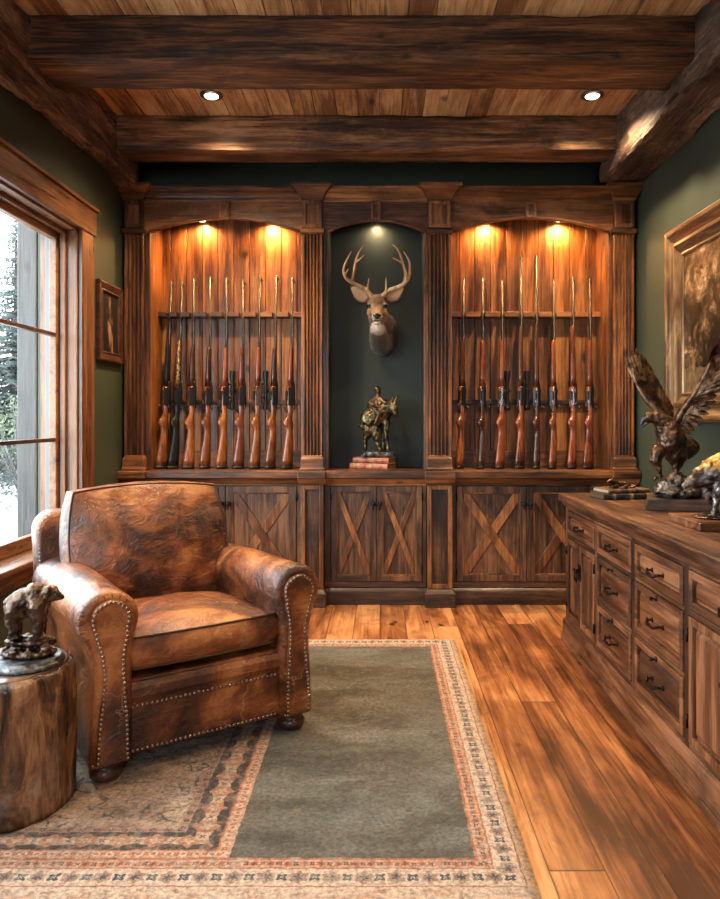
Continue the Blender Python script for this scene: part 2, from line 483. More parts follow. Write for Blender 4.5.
for (a, b) in ((WY0+.018, midY-.03), (midY+.03, WY1-.018)):
    s_ = MB()
    s_.box(sx0, sx1, a, a+.05, .55, WZ1-.018).box(sx0, sx1, b-.05, b, .55, WZ1-.018).box(sx0, sx1, a+.05, b-.05, .55, .615).box(sx0, sx1, a+.05, b-.05, WZ1-.075, WZ1-.018)
    sh = s_.build('window_sash', 'winY', wr, bevel=.004)
    for z in (1.657, 1.088):
        MB().box(sx0+.005, sx1-.003, a+.05, b-.05, z-.010, z+.010).build('muntin', 'bun', wr, bevel=.003)
    MB().box(sx0-.03, sx0-.002, a, a+.03, .55, WZ1-.018).box(sx0-.03, sx0-.002, b-.032, b, .55, WZ1-.018).box(sx0-.03, sx0-.002, a, b, WZ1-.05, WZ1-.018).build('exterior_cladding', 'trimwhite', wr, bevel=.003)
    MB().box(sx0+.016, sx0+.020, a+.045, b-.045, .61, WZ1-.07).build('window_pane', 'glass', wr)
MB().box(sx0-.02, XL-.06, midY-.03, midY+.03, .55, WZ1-.018).build('window_mullion', 'winZ', wr, bevel=.004)
w2 = thing('rear_fill_window', (-.2, YF, 1.1), kind='structure')  # unseen window behind the camera, added to let in fill daylight
f2 = MB().box(-.85, -.75, YF, YF+.03, 1.0, 2.2).box(.35, .45, YF, YF+.03, 1.0, 2.2).box(-.75, .35, YF, YF+.03, 2.1, 2.2).box(-.75, .35, YF, YF+.03, 1.0, 1.1)
f2.box(-.23, -.17, YF-.08, YF-.03, 1.1, 2.1)
f2.build('window_casing', 'winX', w2, bevel=.004)

# ------------------------------------------------------------------ ceiling timbers
def beam(m, label, loc, mat='beamX'):
    o = m.build('ceiling_beam', mat, shift=loc); tag(o, label, 'beam'); return o
BX0, BX1 = -1.54, 1.39
beam(rough_box(BX0-.035, BX1, 3.167, 3.475, 2.790, ZC, seed=1), 'thick hewn ceiling beam nearest the camera, crossing the room below the planks', (0, 3.3, 2.9))
beam(rough_box(BX0, BX1, 4.215, 4.42, 2.775, ZC, seed=2, edge=.018), 'darker ceiling cross beam close in front of the built-in cabinet', (0, 4.3, 2.9))
beam(rough_box(XL+.002, BX0, .2, 4.56, 2.675, ZC, seed=3, amp=.026, edge=.035, sc=10), 'rough live-edge beam along the left wall above the window', (XL+.1, 3, 2.8), 'live')
beam(rough_box(BX1, XR-.002, .2, 4.56, 2.70, ZC, seed=4, amp=.022, edge=.03, sc=10), 'rough grey-brown beam along the right wall above the gold-framed painting', (XR-.1, 3, 2.8), 'live')

def em(name, col, st):
    t = T(name); e = t.n('Emission', {'Color': col, 'Strength': st}); t.t.links.new(e.outputs[0], t.out.inputs[0]); return t.m
M['lamp'] = em('downlight_glow', (1.0, .85, .68), 12)
M['puck'] = em('puck_glow', (1.0, .62, .28), 8)
M['ring'] = simple('bronze_trim_ring', (.10, .07, .05), .35, .9)
for x, y, lab in ((-.925, 3.95, 'lit round downlight in the ceiling planks on the left, between the two cross beams'),
                  (1.165, 3.95, 'lit round downlight in the ceiling planks on the right, between the two cross beams'),
                  (-.9, 2.3, None), (1.1, 2.3, None), (-.9, .6, None), (1.1, .6, None)):  # unlabelled rows: unseen fill spots added nearer the camera, no fixtures
    if lab:
        d = thing('downlight', (x, y, ZC), lab, 'ceiling light', 'recessed downlights between the ceiling beams')
        MB().lathe([(.062, -.006), (.062, 0), (.042, 0), (.042, -.008)], (x, y, ZC-.001), 28).build('trim_ring', 'ring', d)
        MB().lathe([(.020, -.014), (.034, -.012), (.038, -.0085)], (x, y, ZC-.001), 24).build('lens', 'lamp', d)
    spot((x, y, ZC-.03), SPOT_W*(1 if y > 3 else .30), (1.0, .72, .44), math.radians(132), .9, .05)

# ================================================================== BUILT-IN CABINET
def XS(px): return (px-380)/155.0
def ZS(py): return CAMZ+(418-py)/155.0
YP, YR, YN = 4.615, 4.655, 4.92     # pilaster face, recessed face, niche back
pil = [(126, 144.5, 'far left, beside the framed picture'), (303, 322.5, 'between left rifle bay and deer niche'), (428.5, 450.3, 'between deer niche and right rifle bay'), (613, 632.5, 'far right, against the right green wall')]
bays = [(149.5, 301), (328.5, 424), (452, 609)]
ZT, ZB = .87, .82        # counter slab

def panel_frame(m, x0, x1, z0, z1, yf, w, d):
    m.box(x0, x0+w, yf, yf+d, z0, z1).box(x1-w, x1, yf, yf+d, z0, z1).box(x0+w, x1-w, yf, yf+d, z1-w, z1).box(x0+w, x1-w, yf, yf+d, z0, z0+w)

for i, (a, b, where) in enumerate(pil):
    xa, xb = XS(a), XS(b); xc = (xa+xb)/2; hw = (xb-xa)/2
    # pedestal (lower)
    r = thing('pedestal', (xc, YP, 0), 'square panelled wooden pedestal under the fluted pilaster ' + where, 'pedestal', 'panelled pedestals of the built-in cabinet')
    q = hw+.010
    MB().stack(xc, 0, [(0, q+.018, YP-.045), (.088, q+.018, YP-.045), (.100, q+.008, YP-.030), (.112, q, YP-.020)], back=4.99).build('base_block', 'lowX', r, bevel=.004)
    m = MB(); m.box(xc-q, xc+q, YP+.008, 4.99, .112, .79)
    m.build('core', 'lowZ', r)
    m = MB(); panel_frame(m, xc-q, xc+q, .113, .775, YP-.015, .028, .022)
    m.build('panel_moulding', 'cabZ', r, bevel=.004)
    MB().stack(xc, 0, [(.775, q+.002, YP-.017), (.79, q+.012, YP-.030), (.82, q+.022, YP-.04)], back=4.99).build('cap', 'cabX', r, bevel=.002)
    # fluted pilaster (upper)
    r = thing('pilaster', (xc, YP, ZT), 'tall fluted wooden pilaster ' + where, 'pilaster', 'fluted pilasters of the built-in cabinet')
    MB().stack(xc, 0, [(ZT, hw+.016, YP-.02), (ZT+.012, hw+.016, YP-.02), (ZT+.02, hw+.010, YP-.015), (.945, hw+.010, YP-.015), (.955, hw+.004, YP-.004), (.966, hw, YP)], back=YN+.07).build('base_block', 'cabX', r, bevel=.003)
    poly = [(xc-hw, YN+.07), (xc-hw, YP)]
    nf = 5 if hw > .061 else 4
    fw = (2*hw-.020)/nf
    for k in range(nf):
        f0 = xc-hw+.010+k*fw
        for s in range(7):
            th = PI*s/6
            poly.append((f0+fw/2-math.cos(th)*fw*.36, YP+math.sin(th)*.017))
    poly += [(xc+hw, YP), (xc+hw, YN+.07)]
    MB().prism(poly, 'Z', .966, 2.385).build('fluted_shaft', 'cabZ', r, bevel=.001, seg=1)
    MB().stack(xc, 0, [(2.385, hw+.003, YP-.004), (2.395, hw+.014, YP-.014), (2.415, hw+.014, YP-.014), (2.425, hw+.004, YP-.004)], back=YN+.07).build('necking', 'cabX', r, bevel=.002)
    MB().box(xc-hw, xc+hw, YP+.006, YN+.07, 2.425, 2.60).build('capital_block', 'cabZ', r)
    m = MB(); panel_frame(m, xc-hw, xc+hw, 2.426, 2.60, YP-.008, .024, .016)
    m.build('panel_moulding', 'cabZ', r, bevel=.003)
    MB().stack(xc, 0, [(2.600, hw+.006, YP-.010), (2.612, hw+.010, YP-.02), (2.625, hw+.016, YP-.03), (2.645, hw+.030, YP-.055), (2.668, hw+.058, YP-.085), (2.672, hw+.066, YP-.09), (2.690, hw+.066, YP-.09)], back=YN+.07).build('crown', 'cabX', r, bevel=.002)

# counter slab
r = thing('countertop', (0, 4.6, ZB), 'long wooden ledge running between the base cabinets and the upper bays', 'countertop')
m = MB(); m.box(XS(125)-.0, XS(636), 4.585, 4.995, ZB, ZT)
for a, b, _ in pil:
    m.box(XS(a)-.028, XS(b)+.028, 4.555, 4.60, ZB, ZT-.0005)
m.build('ledge', 'cabX', r, bevel=.006)
edges = [XS(126)-.02]+[v for a, b, _ in pil for v in (XS(a)-.012, XS(b)+.012)]

# upper bays
def bay(i, name, label, cat, group=None):
    a, b = bays[i]; xa, xb = XS(a), XS(b); xc = (xa+xb)/2
    pl = XS(pil[i][1]); pr = XS(pil[i+1][0])
    r = thing(name, (xc, 4.8, ZT), label, cat, group)
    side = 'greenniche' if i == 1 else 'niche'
    # back boards
    m = MB()
    if i == 1: m.box(xa-.004, xb+.004, YN, YN+.04, ZT, 2.56)
    else:
        x = xa-.003; w = .108
        x = math.floor((x-xc)/w)*w+xc
        while x < xb+.003:
            m.box(max(x+.0018, xa-.003), min(x+w-.0018, xb+.003), YN, YN+.02, ZT, 2.56); x += w
        m.box(xa-.003, xb+.003, YN+.02, YN+.04, ZT, 2.56)
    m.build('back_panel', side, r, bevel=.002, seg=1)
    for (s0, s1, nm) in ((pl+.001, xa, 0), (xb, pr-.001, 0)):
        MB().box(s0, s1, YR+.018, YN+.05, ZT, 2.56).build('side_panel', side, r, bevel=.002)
        MB().box(s0, s1, YR, YR+.018, ZT, 2.42).build('face_stile', 'cabZ', r, bevel=.003)
    MB().box(pl+.001, pr-.001, YR+.02, YN+.05, 2.56, 2.585).build('bay_top', 'cabX', r)
    # frieze with segmental arch
    zs, zk = 2.402, 2.492 if i != 1 else 2.478
    n = 28; poly = []; h = (xb-xa)/2; rise = zk-zs; R = (h*h+rise*rise)/(2*rise)
    arc = [(xc-h+2*h*k/n, zk-R+math.sqrt(max(R*R-(-h+2*h*k/n)**2, 0))) for k in range(n+1)]
    m = MB()
    pts = [(pl+.001, 2.402)]+arc+[(pr-.001, 2.402)]
    for k in range(len(pts)-1):
        (x0, z0), (x1, z1) = pts[k], pts[k+1]
        if x1-x0 < 1e-5: continue
        m.add([(x0,YR-.014,z0),(x1,YR-.014,z1),(x1,YR-.014,2.60),(x0,YR-.014,2.60),(x0,YR+.02,z0),(x1,YR+.02,z1),(x1,YR+.02,2.60),(x0,YR+.02,2.60)],
              [(0,1,2,3),(7,6,5,4),(0,4,5,1),(3,2,6,7)])
    m.build('arched_frieze', 'cabX', r)
    m = MB(); m.tube([(x, YR-.016, z+.004) for x, z in arc], .0085, 8)
    m.build('arch_moulding', 'cabX', r)
    kw = .032
    MB().stack(xc, 0, [(zk-.006, kw, YR-.034), (2.598, kw+.004, YR-.034)], back=YR-.012).build('keystone', 'cabZ', r, bevel=.003)
    m = MB(); panel_frame(m, xc-kw, xc+kw, zk+.002, 2.594, YR-.040, .014, .008); m.build('keystone_moulding', 'cabZ', r, bevel=.002)
    # cornice profile, front to back
    pr_ = [(YN+.07, 2.598), (YR-.012, 2.598), (YR-.020, 2.606), (YR-.020, 2.616), (YR-.030, 2.620), (YR-.036, 2.632), (YR-.048, 2.646), (YR-.070, 2.656), (YR-.070, 2.664), (YR-.078, 2.667), (YR-.078, 2.684), (YN+.07, 2.684)]
    MB().prism(pr_, 'X', pl+.001, pr-.001).build('cornice', 'cabX', r, bevel=.0015, seg=1)
    return r, xa, xb, xc
BL = bay(0, 'gun_display_bay', 'arched wooden display bay on the left holding nine rifles under warm lights', 'display bay', 'arched rifle bays')
BC = bay(1, 'display_niche', 'arched dark green niche holding the deer head and bronze', 'niche')
BR = bay(2, 'gun_display_bay', 'arched wooden display bay on the right holding eight rifles under warm lights', 'display bay', 'arched rifle bays')

# base cabinets
def xdoor(root, x0, x1, z0, z1, yf, side):
    d = MB(); fw = .042 if x1-x0 > .36 else .036
    panel_frame(d, x0, x1, z0, z1, yf, fw, .022)
    dr = d.build('door', 'lowZ', root, bevel=.003)
    px0, px1, pz0, pz1 = x0+fw, x1-fw, z0+fw+.012, z1-fw
    MB().box(x0+fw-.002, x1-fw+.002, yf+.014, yf+.020, z0+fw-.002, z1-fw+.002).build('door_panel', 'lowZ', dr)
    m = MB(); panel_frame(m, px0-.001, px1+.001, z0+fw-.001, z1-fw+.001, yf+.003, .009, .012); m.build('panel_bead', 'cabZ', dr, bevel=.002)
    ix0, ix1, iz0, iz1 = px0+.009, px1-.009, z0+fw+.009, z1-fw-.009
    w = (.056 if x1-x0 > .36 else .034)
    for k, (p, q) in enumerate((((ix0, iz0), (ix1, iz1)), ((ix0, iz1), (ix1, iz0)))):
        sx = 1 if q[1] > p[1] else -1
        dx, dz = ix1-ix0, abs(iz1-iz0); ln = math.hypot(dx, dz)
        hx, hz = w*ln/dz/1.0, w*ln/dx/1.0     # corner cut lengths of a strip of width 2w
        hx, hz = hx*.5, hz*.5
        if sx > 0: poly = [(ix0, iz0), (ix0+hx, iz0), (ix1, iz1-hz), (ix1, iz1), (ix1-hx, iz1), (ix0, iz0+hz)]
        else: poly = [(ix0, iz1), (ix0, iz1-hz), (ix1-hx, iz0), (ix1, iz0), (ix1, iz0+hz), (ix0+hx, iz1)]
        MB().prism(poly, 'Y', yf+(.004 if k else .006), yf+.0138).build('cross_brace', 'cabZ', dr, bevel=.002)
    hx = x1-.020 if side > 0 else x0+.020
    hz = z1-.115
    kb = MB()
    kb.lathe([(.0, .0), (.016, .0), (.014, .006), (.008, .009)], (hx, yf, hz), 10, 'Y')
    kb.tube([(hx, yf-.006, hz), (hx, yf-.026, hz)], .005, 8).ell((hx, yf-.030, hz), (.013, .010, .014))
    kb.tube([(hx, yf-.030, hz), (hx, yf-.032, hz-.034)], [.006, .004], 8).tube([(hx, yf-.028, hz), (hx, yf-.030, hz+.022)], [.005, .003], 8)
    kb.build('knob', 'iron', dr)
    ox = x0 if side > 0 else x1
    for z in (z0+.07, z1-.07):
        hg = MB(); hg.tube([(ox, yf-.004, z-.024), (ox, yf-.004, z+.024)], .0045, 8); hg.build('hinge', 'iron', dr)
base_lab = ['wooden base cabinet with crossed door braces behind the leather armchair', 'narrow two-door base cabinet below the deer niche', 'wide base cabinet with crossed door braces, right end behind the sideboard']
for i in range(3):
    a, b = XS(pil[i][1])+.012, XS(pil[i+1][0])-.012
    xa, xb = XS(bays[i][0]), XS(bays[i][1]); xc = (a+b)/2
    r = thing('base_cabinet', (xc, YR, 0), base_lab[i], 'cabinet', 'base cabinets of the built-in')
    MB().box(a, b, YR+.025, 4.99, .10, ZB-.002).build('carcass', 'lowZ', r)
    MB().box(a, b, YR-.012, 4.99, 0, .088).prism([(YR+.02, .088), (YR-.012, .088), (YR-.006, .098), (YR+.004, .108), (YR+.02, .112)], 'X', a, b).build('plinth', 'lowX', r, bevel=.003)
    m = MB()
    zt0, zt1 = .768, .816
    m.box(a, b, YR, YR+.024, zt0, zt1).prism([(YR+.001, .780), (YR-.012, .785), (YR-.022, .800), (YR-.030, .816), (YR+.001, .816)], 'X', a, b)
    m.build('top_rail', 'cabX', r, bevel=.002)
    MB().box(a, b, YR, YR+.024, .112, .148).build('bottom_rail', 'lowX', r, bevel=.003)
    d0, d1 = (xa+.03, xb-.03) if i != 1 else (xa+.016, xb-.012)
    MB().box(a, d0-.003, YR, YR+.024, .148, .768).build('stile', 'lowZ', r, bevel=.003)
    MB().box(d1+.003, b, YR, YR+.024, .148, .768).build('stile', 'lowZ', r, bevel=.003)
    mid = (d0+d1)/2
    if i == 2: mid = XS(527)+.0; d1 = 2*mid-d0 if 2*mid-d0 < d1 else d1
    xdoor(r, d0, mid-.0015, .150, .766, YR-.006, 1)
    xdoor(r, mid+.0015, d1, .150, .766, YR-.006, -1)

# rack rails and puck lights
def muzz(px, Y): return (px-380)*Y/720
LB = [164.5, 176.5, 192.3, 208.3, 224.8, 242, 258, 273.4, 290.6]; LT = [169, 180, 192.5, 209, 225.4, 242, 258.6, 275, 291.2]; LY = [281, 281, 279, 276, 277, 279, 275.5, 274.5, 277]
RB = [462, 482.8, 502.4, 522.4, 538.3, 554.3, 574.4, 590.7]; RT = [462.7, 482.3, 501.7, 520.6, 536.1, 553.4, 572.7, 589.7]; RY = [278, 278, 279.7, 255, 254.6, 279, 276.6, 277.8]
ZRK = 1.90
def rail(root, xa, xb, xs):
    m = MB(); m.box(xa+.001, xb-.001, 4.872, YN-.0005, ZRK-.016, ZRK+.016)
    cur = xa+.001
    for x in xs:
        if x-.016 > cur: m.box(cur, x-.016, 4.815, 4.872, ZRK-.016, ZRK+.016)
        cur = x+.016
    if cur < xb-.001: m.box(cur, xb-.001, 4.815, 4.872, ZRK-.016, ZRK+.016)
    m.build('rack_rail', 'cabX', root, bevel=.002)
    MB().box(xa+.001, xb-.001, YN-.035, YN-.0005, 1.300, 1.330).build('middle_rail', 'lowX', root, bevel=.003)
    MB().box(xa+.001, xb-.001, YN-.020, YN-.0005, ZT+.0005, ZT+.115).build('bottom_board', 'cabX', root, bevel=.003)
rail(BL[0], BL[1], BL[2], [muzz(p, 4.845) for p in LT])
rail(BR[0], BR[1], BR[2], [muzz(p, 4.845) for p in RT])
for x, wt, lab in ((-1.205, 1, 'left puck light under the arch of the left rifle bay'), (-.735, 1, 'right puck light under the arch of the left rifle bay'),
                   (.725, 1, 'left puck light under the arch of the right rifle bay'), (1.215, 1, 'right puck light under the arch of the right rifle bay'), (-.02, .22, 'small puck light at the top of the green niche')):
    p = thing('puck_light', (x, 4.868, 2.56), lab, 'cabinet light', 'puck lights hidden behind the arches')
    MB().lathe([(.034, -.018), (.036, -.016), (.036, 0)], (x, 4.868, 2.5595), 20).build('housing', 'ring', p)
    MB().lathe([(.026, -.003), (.026, 0)], (x, 4.868, 2.5405), 16).build('lens', 'puck', p)
    spot((x, 4.868, 2.532), PUCK_W*wt, (1.0, .52, .18) if wt == 1 else (1, .7, .4), math.radians(165), .8, .02)

# ------------------------------------------------------------------ rifles
def loft_z(m, rows, seg=12, mx=None):
    rings = []
    for z, cx, a, b in rows:
        rings.append([(cx+a*math.cos(2*PI*k/seg), b*math.sin(2*PI*k/seg), z) for k in range(seg)])
    m.loft(rings)
def rifle(name, label, group, pb, pt, ytop, ang, stock, fore_end=.81, scope=False, recv='steel', black_fore=None, bolt=1, thick=.72, toe='rubber'):
    """stands on its butt; local +x is the sighting side"""
    Yb, Yt = 4.765, 4.845
    xb = (pb-380)*Yb/720
    zt = CAMZ+(418-ytop)*4.87/720-ZT
    xt = (pt-380)*Yt/720
    r = thing(name, (xb, Yb, ZT+.0005), label, 'rifle', group, rz=0, local=True)
    dz = ZRK-ZT
    lx = math.atan2(xt-xb, dz); ly = math.atan2(Yt-Yb, dz)
    # lean, then spin about the gun's own axis
    r.rotation_euler = (Matrix.Rotation(lx, 4, 'Y') @ Matrix.Rotation(-ly, 4, 'X') @ Matrix.Rotation(ang, 4, 'Z')).to_euler()
    t = thick
    m = MB(); loft_z(m, [(.0, -.028, .058*t, .020), (.004, -.028, .062*t, .022), (.018, -.027, .061*t, .022)]); m.build('butt_pad', toe, r)
    m = MB(); loft_z(m, [(.0185, -.027, .060*t, .0215), (.06, -.024, .056*t, .0225), (.13, -.018, .049*t, .0225), (.20, -.012, .040*t, .021), (.25, -.011, .033*t, .0195), (.28, -.015, .033, .019),
                         (.305, -.023, .037, .0235), (.325, -.019, .030, .020), (.345, -.010, .022, .017), (.375, -.005, .019, .0165), (.40, -.008, .020, .018), (.47, -.011, .020, .0195), (.545, -.010, .019, .0185)])
    m.build('stock', stock, r)
    m = MB(); fe = fore_end
    loft_z(m, [(.5455, -.009, .0185, .018), (.62, -.006, .017, .017), (fe-.06, -.003, .0145, .0145), (fe-.012, -.002, .013, .013), (fe, -.001, .009, .009)])
    m.build('fore_end', black_fore or stock, r)
    m = MB()
    m.box(-.026, .014, -.0195, .0195, .418, .540).box(-.018, .012, -.0205, .0205, .44, .462).box(-.016, .016, -.0205, .0205, .50, .530).box(-.012, .014, -.0145, .0145, .405, .565); loft_z(m, [(.40, .010, .008, .010), (.41, .012, .0155, .0155), (.56, .012, .0155, .0155), (.585, .010, .012, .012)])
    for k in range(4): m.box(.012, .0285, -.009, .009, .43+k*.034, .446+k*.034)
    m.build('receiver', recv, r, bevel=.002)
    m = MB(); m.tube([(.009, 0, .58), (.009, 0, .66), (.009, 0, zt)], [.0115, .0092, .0078], 12); m.build('barrel', 'steel', r)
    m = MB(); m.box(.0155, .030, -.0018, .0018, zt-.035, zt-.020).box(.0145, .020, -.005, .005, zt-.045, zt-.012); m.build('front_sight', 'steel', r)
    m = MB(); pts = [(-.026-.026*math.sin(PI*k/8), 0, .375+.062*k/8) for k in range(9)]
    m.tube(pts, .0032, 6).tube([(-.024, 0, .415), (-.038, 0, .408), (-.044, 0, .398)], .003, 6)
    m.build('trigger_guard', 'steel', r)
    m = MB(); m.box(-.038, -.022, -.010, .010, .455, .515); m.build('magazine', 'steel', r, bevel=.003)
    m = MB(); b = -1 if bolt > 0 else 1
    m.tube([(.010, b*.012, .425), (.004, b*.032, .418), (-.004, b*.046, .405)], .0042, 8).ell((-.006, b*.050, .402), .0085)
    m.build('bolt_handle', 'steel', r)
    if scope:
        m = MB(); q = .058
        m.lathe([(.0175, 0), (.0175, .045), (.0125, .065), (.0125, .115), (.0165, .118), (.0165, .140), (.0125, .143), (.0125, .185), (.0195, .215), (.0195, .262)], (q, 0, .395), 16)
        m.tube([(q, 0, .522), (q+.026, 0, .522)], .009, 10)
        for z in (.475, .565): m.box(.024, q+.012, -.007, .007, z-.006, z+.006)
        m.build('scope', 'steel', r, bevel=.001)
    return r
A = math.radians
deep = A(48)
GL = 'rifles racked upright in the left bay'; GR = 'rifles racked upright in the right bay'
left = [
 ('dark', dict(stock='stock_a', black_fore='black', fore_end=.84), 'rifle with orange butt and black fore-end, leftmost in the left bay'),
 ('brass', dict(stock='black', black_fore='gilt', fore_end=.86, toe='rubber'), 'black-stocked rifle with gilt engraved fore-end, second from left in the left bay'),
 ('', dict(stock='stock_a', black_fore='stock_c'), 'rifle with honey-coloured butt, third from left in the left bay'),
 ('', dict(stock='stock_a', black_fore='stock_c'), 'rifle with dark fore-end and orange-brown butt, fourth from left in the left bay'),
 ('', dict(stock='stock_a', black_fore='stock_b', scope=True), 'scoped rifle fifth from the left in the left bay, middle of the nine'),
 ('', dict(stock='stock_b'), 'rifle with red-brown stock, just right of the middle scoped rifle in the left bay'),
 ('', dict(stock='stock_a', black_fore='stock_b', recv='silver', scope=True), 'scoped rifle with polished silver receiver, third from right in the left bay'),
 ('', dict(stock='stock_a', black_fore='stock_c'), 'rifle with long dark muzzle, second from right in the left bay'),
 ('', dict(stock='stock_a', black_fore='stock_b'), 'rifle with glossy orange stock, rightmost in the left bay'),
]
M['gilt'] = bronze('gilt_engraved_wood', (.05, .025, .012), (.75, .50, .24), .3, 60, (.40, .60))
for k, (n_, kw, lab) in enumerate(left):
    rifle('rifle', lab, GL, LB[k], LT[k], LY[k], A(42+6*math.sin(k*2.1)), **kw)
right = [
 (dict(stock='stock_a', black_fore='stock_c', fore_end=.86, thick=.62), 'rifle with narrow orange butt, leftmost in the right bay'),
 (dict(stock='stock_c', black_fore='stock_b', fore_end=.86, thick=.45), 'slim rifle with nearly black butt, second from left in the right bay'),
 (dict(stock='stock_b', fore_end=.86, scope=True, recv='silver'), 'scoped red-stocked rifle with bright receiver, third from left in the right bay'),
 (dict(stock='stock_b', black_fore='stock_c', fore_end=.96, scope=True), 'scoped rifle with extra-long barrel, fourth from left in the right bay'),
 (dict(stock='stock_c', fore_end=.97, thick=.52), 'dark-stocked rifle with the tallest barrel, fifth from left in the right bay'),
 (dict(stock='stock_a', black_fore='stock_b', fore_end=.86), 'orange-brown stocked rifle, third from right in the right bay'),
 (dict(stock='stock_b', fore_end=.96, recv='silver'), 'red-stocked rifle with long wooden fore-end, second from right in the right bay'),
 (dict(stock='stock_b', fore_end=.86, thick=.92), 'rifle with broad red-brown butt, rightmost in the right bay'),
]
for k, (kw, lab) in enumerate(right):
    rifle('rifle', lab, GR, RB[k], RT[k], RY[k], A(46+8*math.sin(k*1.7)), **kw)

# ------------------------------------------------------------------ deer head
def fur(name, fn):
    t = T(name); c = fn(t)
    n = t.noise(t.vec(t.obj, (1, 1, .35)), 140, 4)
    return t.bsdf(Base_Color=t.mix(t.math('MULTIPLY', n, .45), c, (.03, .016, .009)), Roughness=.75, Normal=t.bump(n, .7, .006), Sheen_Weight=.2)
def deer_fur(t):
    x, y, z = t.sep(t.obj)            # origin at the nose height
    n = t.math('MULTIPLY', t.math('SUBTRACT', t.noise(t.obj, 22, 4), .5), .07)
    zz = t.math('ADD', z, n); dx = t.math('ABSOLUTE', x)
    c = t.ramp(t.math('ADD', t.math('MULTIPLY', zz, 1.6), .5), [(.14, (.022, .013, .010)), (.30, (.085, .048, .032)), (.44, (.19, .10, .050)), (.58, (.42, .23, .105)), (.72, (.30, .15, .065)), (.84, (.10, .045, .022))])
    def blob(cx_, cz_, rx, rz_, ymax, soft=.5):
        a_ = t.math('DIVIDE', t.math('SUBTRACT', dx, cx_), rx); b_ = t.math('DIVIDE', t.math('SUBTRACT', zz, cz_), rz_)
        d_ = t.math('ADD', t.math('MULTIPLY', a_, a_), t.math('MULTIPLY', b_, b_))
        return t.math('MULTIPLY', t.ramp(d_, [(soft, 1.0), (1.0, 0.0)]), t.math('LESS_THAN', y, ymax))
    c = t.mix(t.math('MULTIPLY', blob(0, -.035, .075, .040, -.02), .9), c, (.70, .62, .52))   # throat
    c = t.mix(t.math('MULTIPLY', t.ramp(t.math('ADD', y, n), [(.0, 0.0), (.10, 1.0)]), .85), t.ramp(zz, [(.0, (.05, .028, .02)), (.12, (.11, .058, .034))]), c) if False else c
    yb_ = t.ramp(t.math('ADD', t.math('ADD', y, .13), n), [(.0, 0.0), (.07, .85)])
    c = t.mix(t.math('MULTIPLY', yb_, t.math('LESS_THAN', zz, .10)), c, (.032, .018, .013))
    c = t.mix(t.math('MULTIPLY', blob(0, .018, .060, .016, -.20), .8), c, (.66, .54, .40))    # pale ring behind the nose
    c = t.mix(t.math('MULTIPLY', blob(.055, .100, .026, .022, -.05), .6), c, (.62, .46, .30))  # eye ring
    c = t.mix(t.math('MULTIPLY', blob(0, .135, .040, .045, -.05), .5), c, (.09, .042, .022))   # dark brow
    return c
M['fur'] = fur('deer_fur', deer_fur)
t = T('antler'); a = t.noise(t.vec(t.obj, (30, 30, 8)), 1.0, 4)
M['antler'] = t.bsdf(Base_Color=t.mix(t.ramp(a, [(.35, 0.0), (.7, 1.0)]), (.26, .13, .05), (.70, .47, .26)), Roughness=.4, Normal=t.bump(a, .4, .004))
M['nose'] = simple('black_nose', (.010, .009, .010), .25)
M['eye'] = simple('black_glass_eye', (.006, .004, .003), .05)
M['earin'] = simple('pale_inner_ear', (.38, .24, .15), .8)
M['muzzle'] = simple('white_chin_fur', (.66, .58, .49), .8)
dx0 = -.018
r = thing('deer_head', (dx0, 4.78, 1.82), 'mounted antlered deer head on the back of the green niche', 'deer head')
m = MB()
c = lambda x, y, z: (dx0+x, y, z)
# chest swings to the right where it meets the wall
m.ell(c(.050, 4.90, 1.79), (.098, .060, .13)).ell(c(.045, 4.86, 1.74), (.095, .085, .10)).ell(c(.030, 4.83, 1.69), (.078, .075, .065)).ell(c(.035, 4.85, 1.665), (.050, .055, .045))
m.chain([c(.045, 4.88, 1.80), c(.028, 4.80, 1.83), c(.0, 4.70, 1.885)], [.098, .082, .066])
m.chain([c(.015, 4.80, 1.72), c(.0, 4.70, 1.79)], [.070, .050])
# skull, brows, cheeks, muzzle
m.ell(c(0, 4.675, 1.950), (.062, .080, .060)).ell(c(0, 4.645, 1.968), (.046, .045, .030))
m.chain([c(0, 4.65, 1.915), c(0, 4.585, 1.876), c(0, 4.530, 1.845)], [.052, .036, .027])
m.chain([c(0, 4.66, 1.875), c(0, 4.56, 1.826), c(0, 4.53, 1.812)], [.042, .026, .018])
m.ell(c(0, 4.512, 1.838), (.031, .026, .022)).ell(c(0, 4.535, 1.815), (.027, .032, .014))
for s in (-1, 1):
    m.ell(c(s*.046, 4.632, 1.938), (.020, .022, .012), (0, s*.25, 0)).ell(c(s*.043, 4.650, 1.888), (.024, .05, .030))
    m.ell(c(s*.022, 4.505, 1.840), (.013, .018, .014))
    m.chain([c(s*.048, 4.69, 1.965), c(s*.034, 4.665, 1.995)], [.022, .020])
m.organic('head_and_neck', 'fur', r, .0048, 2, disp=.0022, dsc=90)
MB().ell(c(0, 4.487, 1.846), (.026, .012, .013)).ell(c(0, 4.489, 1.836), (.014, .012, .014)).organic('nose', 'nose', r, .003, 1)
MB().tube([c(-.022, 4.503, 1.816), c(0, 4.494, 1.812), c(.022, 4.503, 1.816)], .0028, 6).build('mouth_line', 'nose', r)
MB().ell(c(0, 4.522, 1.800), (.020, .024, .010)).build('chin', 'muzzle', r)
